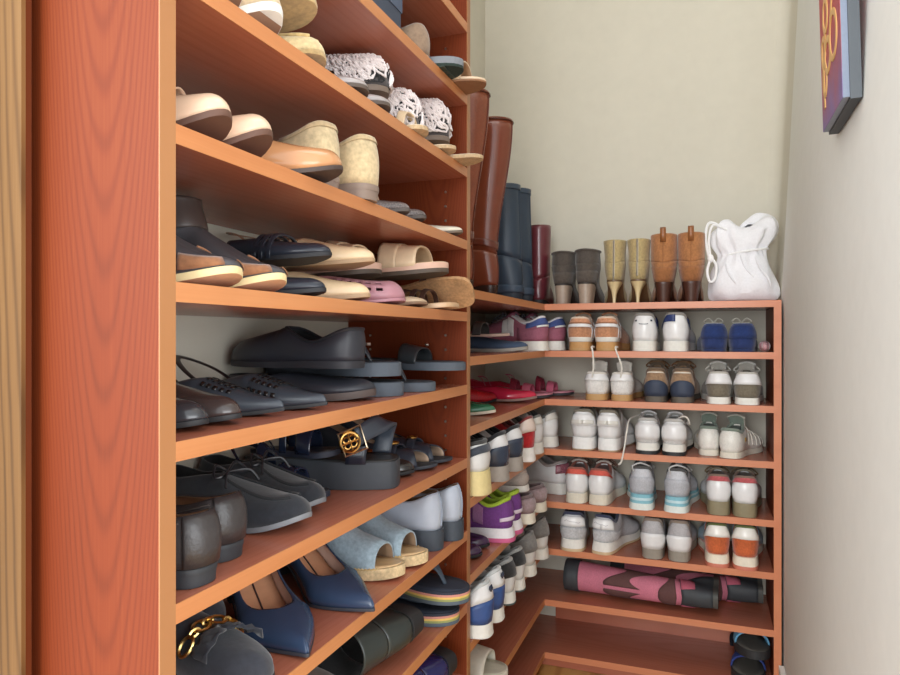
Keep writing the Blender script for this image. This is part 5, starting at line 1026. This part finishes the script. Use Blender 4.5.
for i, (lab, px, py, a) in enumerate((('navy blue pointed pump, nearer of the pair on seventh shelf', 302, 663, -.62), ('navy blue pointed pump, farther of the pair beside blue espadrilles', 379, 613, -.36))):
    T, s = flat('pump', lab, 'shoe', 'navy pointed pumps', side=(1, -1)[i], **toe_at(px, 0, ZL['F'], .25, a, py=py), up=NPP, lining=M('leather', (206, 178, 162)), insole=M('leather', (214, 160, 124)), solem=M('rubber', (52, 54, 62)), L=.25, W=.044, toe='point', hc=.05, hs=.030, ht=.030, th=.020, sole=.004, xo=.69, lift=.050, taper=.5, xh=.2, spring=.004, ow=.96, toer=.08)
    s.line('insole_seam', M('leather', (58, 44, 44)), [(0, 1, .05), (0, 1, .98)], .001) if False else None
    MB().tube([(x_ * s.L, s.ctr(x_), s.zt(x_) + .0032) for x_ in (.22, .3, .4, .5, .58)], .0011, 6).out('insole_seam', M('leather', (62, 50, 52)), T)
ESP = M('suede', (158, 178, 190)); JUT = M('cork', (222, 196, 152))
for i, (lab, px, py, a) in enumerate((('pale blue suede peep toe espadrille, nearer of the pair', 408, 579, -.06), ('pale blue suede peep toe espadrille, farther of the pair', 433, 565, -.04))):
    T, s = slide('espadrille', lab, 'shoe', 'pale blue espadrilles', side=(1, -1)[i], L=.24, W=.036, sole=.016, hsole=.05, solem=JUT, footbed=M('leather', (226, 190, 142)), sw=1.04, spring=.006, **toe_at(px, 0, ZL['F'], .24, a, py=py))
    cover(s, 'upper', ESP, .36, .87, .066, .030, M('leather', (150, 124, 100)))
    for sd in (1, -1): MB().tube([(t * s.L, s.ctr(t) + sd * s.w(t) * 1.03, s.zt(t) - .001 + .0016 * (k % 2)) for k, t in enumerate([.3 + .012 * q for q in range(50)])], .0016, 5).out('stitching', M('cloth', (206, 176, 124)), T)
PGL = M('smooth', (178, 186, 200), .4); PGS = M('rubber', (62, 70, 80))
for i, (lab, px, X) in enumerate((('pale grey blue loafer on thick black sole, nearer of the pair', 438, -.424), ('pale grey blue loafer on thick black sole, against far panel', 461, -.412))):
    T, s = flat('loafer', lab, 'shoe', 'pale grey platform loafers', side=(1, -1)[i], **heel_at(px, X, ZL['F'], PI + .04), up=PGL, lining=M('leather', (150, 120, 90)), insole=M('leather', (170, 136, 100)), solem=PGS, L=.235, W=.039, hc=.062, hs=.046, ht=.05, th=.032, sole=.026, hsole=.034, xo=.5, toe='round', sw=1.05)
    s.line('back_seam', M('smooth', (150, 160, 176)), [(0, 1, .05), (0, 1, .98)], .0011); s.line('side_seam', M('smooth', (150, 160, 176)), [(.34, -1, .1), (.30, -1, .5), (.28, -1, .9)], .001)
T, s = slide('sandal', 'brown leather sandal with blue strap lying on the pale loafers', 'sandal', None, (-.655, 1.07, ZL['F'] + .088), .03, L=.185, W=.033, sole=.006, solem=M('cork', (150, 112, 80)), footbed=M('leather', (140, 104, 76)))
cover(s, 'strap', M('leather', (78, 96, 124)), .5, .68, .022, .02)
# ---- eighth shelf
NFB = M('foam', (46, 52, 66))
for i, (lab, dz) in enumerate((('navy rainbow soled flip flop underneath its mate on eighth shelf', 0), ('navy rainbow soled flip flop on top of its mate on eighth shelf', .033))):
    p = on_z(474, 597, ZL['G'] + .046); a = -.10 + .06 * i
    T, s = slide('flip_flop', lab, 'sandal', 'navy rainbow flip flops', (p.x - .245 * math.cos(a) - .02 * (1 - i), p.y - .245 * math.sin(a) - .012 * (1 - i), ZL['G'] + LIFT + dz), a, side=(1, -1)[i], L=.245, W=.045, sole=.022, hsole=.026, layers=[('outsole', M('rubber', (84, 96, 108)), 0, .28), ('green_layer', M('foam', (150, 156, 96)), .28, .46), ('yellow_layer', M('foam', (226, 190, 104)), .46, .62), ('rose_layer', M('foam', (206, 140, 130)), .62, .8), ('topsole', NFB, .8, 1)], footbed=NFB, sw=1.03, spring=.0)
    if i: thong(s, M('rubber', (74, 86, 100)), h=.032, w=.024, tf=.82, tb=.42)
    else: thong(s, M('rubber', (74, 86, 100)), h=.003, w=.012, t=.002, tf=.82, tb=.42)
BLB = M('smooth', (52, 58, 56), .28)
def lying_bootie(label, mat, lining, c, toe_dir, up_dir, group, z=None, L=.22, top=.15, sole=BLK, heel=BLK, zipm=M('metal', (120, 122, 122)), lift=.03):
    T, s = boot('ankle_boot', label, group, (0, 0, 0), 0, L=L, W=.038, toe='almond', lift=lift, sole=.006, xo=.5, hc=.06, ht=.075, th=.024, top=top, rx=.05, ry=.042, cx=.055, up=mat, lining=lining, solem=sole, heelm=heel, taper=.85)
    X = Vector(toe_dir).normalized(); Z = Vector(up_dir); Z = (Z - X * Z.dot(X)).normalized(); Y = Z.cross(X)
    T.matrix_world = Matrix(((X.x, Y.x, Z.x, c[0]), (X.y, Y.y, Z.y, c[1]), (X.z, Y.z, Z.z, c[2]), (0, 0, 0, 1)))
    s.line('zip', zipm, [(.2, -1, .5), (.2, -1, .98)], .0016); s.line('zip', zipm, [(.2, -1, 1.02), (.22, -1, 1.97)], .0016)
    return T, s
lying_bootie('black leather ankle boot lying on its side, opening toward the room', BLB, M('cloth', (24, 24, 24)), (-.412, .99, ZL['G'] + .0445), (-.985, .17, 0), (-.17, -.985, 0), None, L=.21)
T, s = flat('slipper', 'cream lined slipper peeking out on eighth shelf', 'slipper', None, **toe_at(338, -.452, ZL['G'], .2, 0), up=M('suede', (92, 78, 68)), lining=M('cloth', (226, 210, 184)), insole=M('cloth', (226, 210, 184)), solem=M('rubber', (60, 54, 50)), L=.2, W=.040, hc=.05, hs=.042, ht=.05, th=.032, sole=.01, xo=.5)
s.collar(M('cloth', (226, 212, 188)), .005)
# ---- ninth shelf
NVP = M('patent', (34, 38, 92), .12)
lying_bootie('navy patent ankle boot lying on its side on ninth shelf', NVP, M('cloth', (30, 30, 50)), (-.415, 1.15, ZL['H'] + .0445), (-.985, .17, 0), (-.17, -.985, 0.0), None, L=.2, top=.17, zipm=M('metal', (206, 196, 190)))
# ------------------------------------------------------------------ last small shifts (metres) and width factors so that neighbours only touch
NUDGE = {
    'ankle_boot.001': (-0.0018, 0.0, 0.0, 0.964),
    'ankle_boot.002': (-0.0042, 0.0, 0.0, 0.93),
    'ankle_boot.003': (0.003, 0.0, 0.0, 0.908),
    'ankle_boot.004': (-0.006, 0.0, 0.0, 0.897),
    'ankle_boot.005': (-0.0066, 0.0, 0.0, 0.89),
    'ankle_boot.006': (-0.0078, 0.0, 0.0, 0.89),
    'ankle_boot.007': (0.0, -0.0078, 0.0, 0.919),
    'ankle_boot.008': (0.0, 0.0078, 0.0, 0.919),
    'ballet_flat': (0.0, 0.0078, 0.0, 0.919),
    'ballet_flat.001': (0.0, -0.012, 0.0, 0.89),
    'ballet_flat.002': (0.0, -0.0078, 0.0, 0.919),
    'ballet_flat.004': (0.0, -0.012, 0.0, 0.89),
    'ballet_flat.005': (0.0, -0.0024, 0.0, 0.988),
    'ballet_flat.006': (0.0, -0.0018, 0.0, 0.976),
    'ballet_flat.007': (0.0, 0.0018, 0.0, 0.964),
    'ballet_flat.010': (0.0, -0.012, 0.0, 0.89),
    'ballet_flat.011': (0.0, 0.0012, 0.0, 0.89),
    'ballet_flat.012': (0.0, -0.0018, 0.0, 0.976),
    'clog': (0.0, -0.0042, 0.0, 0.953),
    'crochet_slipper': (0.0, -0.003, 0.005, 0.964),
    'crochet_slipper.001': (0.0, 0.012, 0.0, 0.89),
    'crochet_slipper.002': (0.0, 0.0, 0.004, 0.976),
    'drawstring_bag': (0.012, 0.0, 0.0, 0.89),
    'espadrille': (0.0, -0.0072, 0.0, 0.897),
    'espadrille.001': (0.0, -0.0024, 0.0, 0.89),
    'flip_flop': (0.0, -0.0042, 0.0, 0.953),
    'flip_flop.001': (0.0, 0.0042, 0.0, 0.953),
    'flip_flop.002': (0.0, 0.0, 0.001, 0.988),
    'flip_flop.005': (0.0, 0.0, 0.0, 0.89),
    'flip_flop.006': (0.0, 0.0, 0.006, 0.89),
    'jelly_flat': (0.0, 0.0, 0.0, 0.988),
    'loafer.001': (0.0, -0.0036, 0.0, 0.897),
    'loafer.002': (0.0, 0.0096, 0.0, 0.908),
    'loafer.005': (0.0, -0.0054, 0.0, 0.941),
    'loafer.006': (0.0, 0.0054, 0.0, 0.941),
    'loafer.007': (0.0, 0.0102, 0.0, 0.89),
    'loafer.008': (0.0, 0.0018, 0.0, 0.964),
    'moccasin': (-0.0012, 0.0, 0.0, 0.976),
    'moccasin.001': (0.0018, 0.0, 0.0, 0.976),
    'moccasin.002': (0.0, 0.0, 0.003, 0.976),
    'moccasin.003': (0.0, 0.0, 0.0, 0.976),
    'moccasin.004': (0.0, -0.0108, 0.0, 0.919),
    'moccasin.005': (0.0, -0.012, 0.0, 0.89),
    'peep_toe_flat': (0.0, 0.0, 0.0, 0.976),
    'peep_toe_flat.001': (0.0, 0.0018, 0.0, 0.976),
    'pump': (0.0, 0.0, 0.0, 0.89),
    'pump.002': (0.0, -0.0024, 0.0, 0.988),
    'sandal.001': (0.0, -0.0108, 0.0, 0.941),
    'sandal.002': (0.0, 0.012, 0.0, 0.89),
    'sandal.004': (0.0, 0.0042, 0.0, 0.953),
    'sandal.007': (0.0, 0.012, 0.0, 0.89),
    'slide_sandal': (0.0, -0.012, 0.0, 0.89),
    'slide_sandal.001': (0.0, -0.0018, 0.0, 0.976),
    'slide_sandal.002': (0.0, 0.0018, 0.0, 0.976),
    'slide_sandal.004': (0.0, 0.0, 0.002, 0.988),
    'slingback_flat': (0.0, -0.0048, 0.0, 0.953),
    'slingback_flat.001': (0.0, 0.0048, 0.0, 0.953),
    'slingback_flat.006': (0.0, 0.012, 0.0, 0.89),
    'slip_on_trainer': (0.0, -0.0084, 0.0, 0.919),
    'slip_on_trainer.001': (0.0, 0.0084, 0.0, 0.919),
    'sneaker': (-0.0042, 0.0, 0.0, 0.953),
    'sneaker.001': (-0.0006, 0.0, 0.0, 0.919),
    'sneaker.002': (0.003, 0.0, 0.0, 0.964),
    'sneaker.003': (-0.0006, 0.0, 0.0, 0.988),
    'sneaker.004': (-0.0042, 0.0, 0.0, 0.953),
    'sneaker.005': (-0.0054, 0.0, 0.0, 0.89),
    'sneaker.006': (0.0012, 0.0, 0.0, 0.89),
    'sneaker.007': (-0.0018, 0.0, 0.0, 0.89),
    'sneaker.008': (0.0048, 0.0, 0.0, 0.89),
    'sneaker.009': (0.0072, 0.0, 0.0, 0.919),
    'sneaker.010': (-0.0006, 0.0, 0.0, 0.988),
    'sneaker.011': (-0.0072, 0.0, 0.0, 0.919),
    'sneaker.012': (0.006, 0.0, 0.0, 0.897),
    'sneaker.013': (-0.0102, 0.0, 0.0, 0.89),
    'sneaker.014': (0.0042, 0.0, 0.0, 0.89),
    'sneaker.015': (0.0078, 0.0, 0.0, 0.919),
    'sneaker.016': (0.0012, 0.0, 0.0, 0.93),
    'sneaker.017': (-0.0054, 0.0, 0.0, 0.908),
    'sneaker.018': (0.009, 0.0, 0.0, 0.908),
    'sneaker.019': (-0.012, 0.0, 0.0, 0.89),
    'sneaker.020': (0.0084, 0.0, 0.0, 0.89),
    'sneaker.021': (0.0036, 0.0, 0.0, 0.93),
    'sneaker.023': (-0.0102, 0.0, 0.0, 0.908),
    'sneaker.024': (0.0018, 0.0, 0.0, 0.897),
    'sneaker.025': (-0.0036, 0.0, 0.0, 0.89),
    'sneaker.026': (0.0054, 0.0, 0.0, 0.89),
    'sneaker.027': (0.0066, 0.0, 0.0, 0.919),
    'sneaker.036': (0.0, 0.012, 0.0, 0.89),
    'sneaker.038': (-0.0048, 0.0, 0.0, 0.953),
    'sneaker.039': (0.0, 0.0, 0.001, 0.988),
    'sneaker.040': (0.0, 0.0084, 0.0, 0.89),
    'sneaker.041': (0.0, -0.0084, 0.0, 0.89),
    'sport_sandal': (0.0, 0.0, 0.001, 0.988),
    'sport_sandal.001': (0.0, 0.0, 0.0, 0.988),
    'strapped_shoe': (0.0, -0.012, 0.0, 0.89),
    'strapped_shoe.001': (0.0, 0.006, 0.0, 0.89),
    'tall_boot': (0.0, -0.0006, 0.0, 0.988),
    'tall_boot.001': (0.0, 0.0006, 0.0, 0.988)}
for n_, (dx, dy, dz, sc_) in NUDGE.items():
    o_ = bpy.data.objects[n_]; o_.location = (o_.location.x + dx, o_.location.y + dy, o_.location.z + dz); o_.scale = (sc_ ** .35 if o_['category'] != 'bag' else 1, sc_, 1)
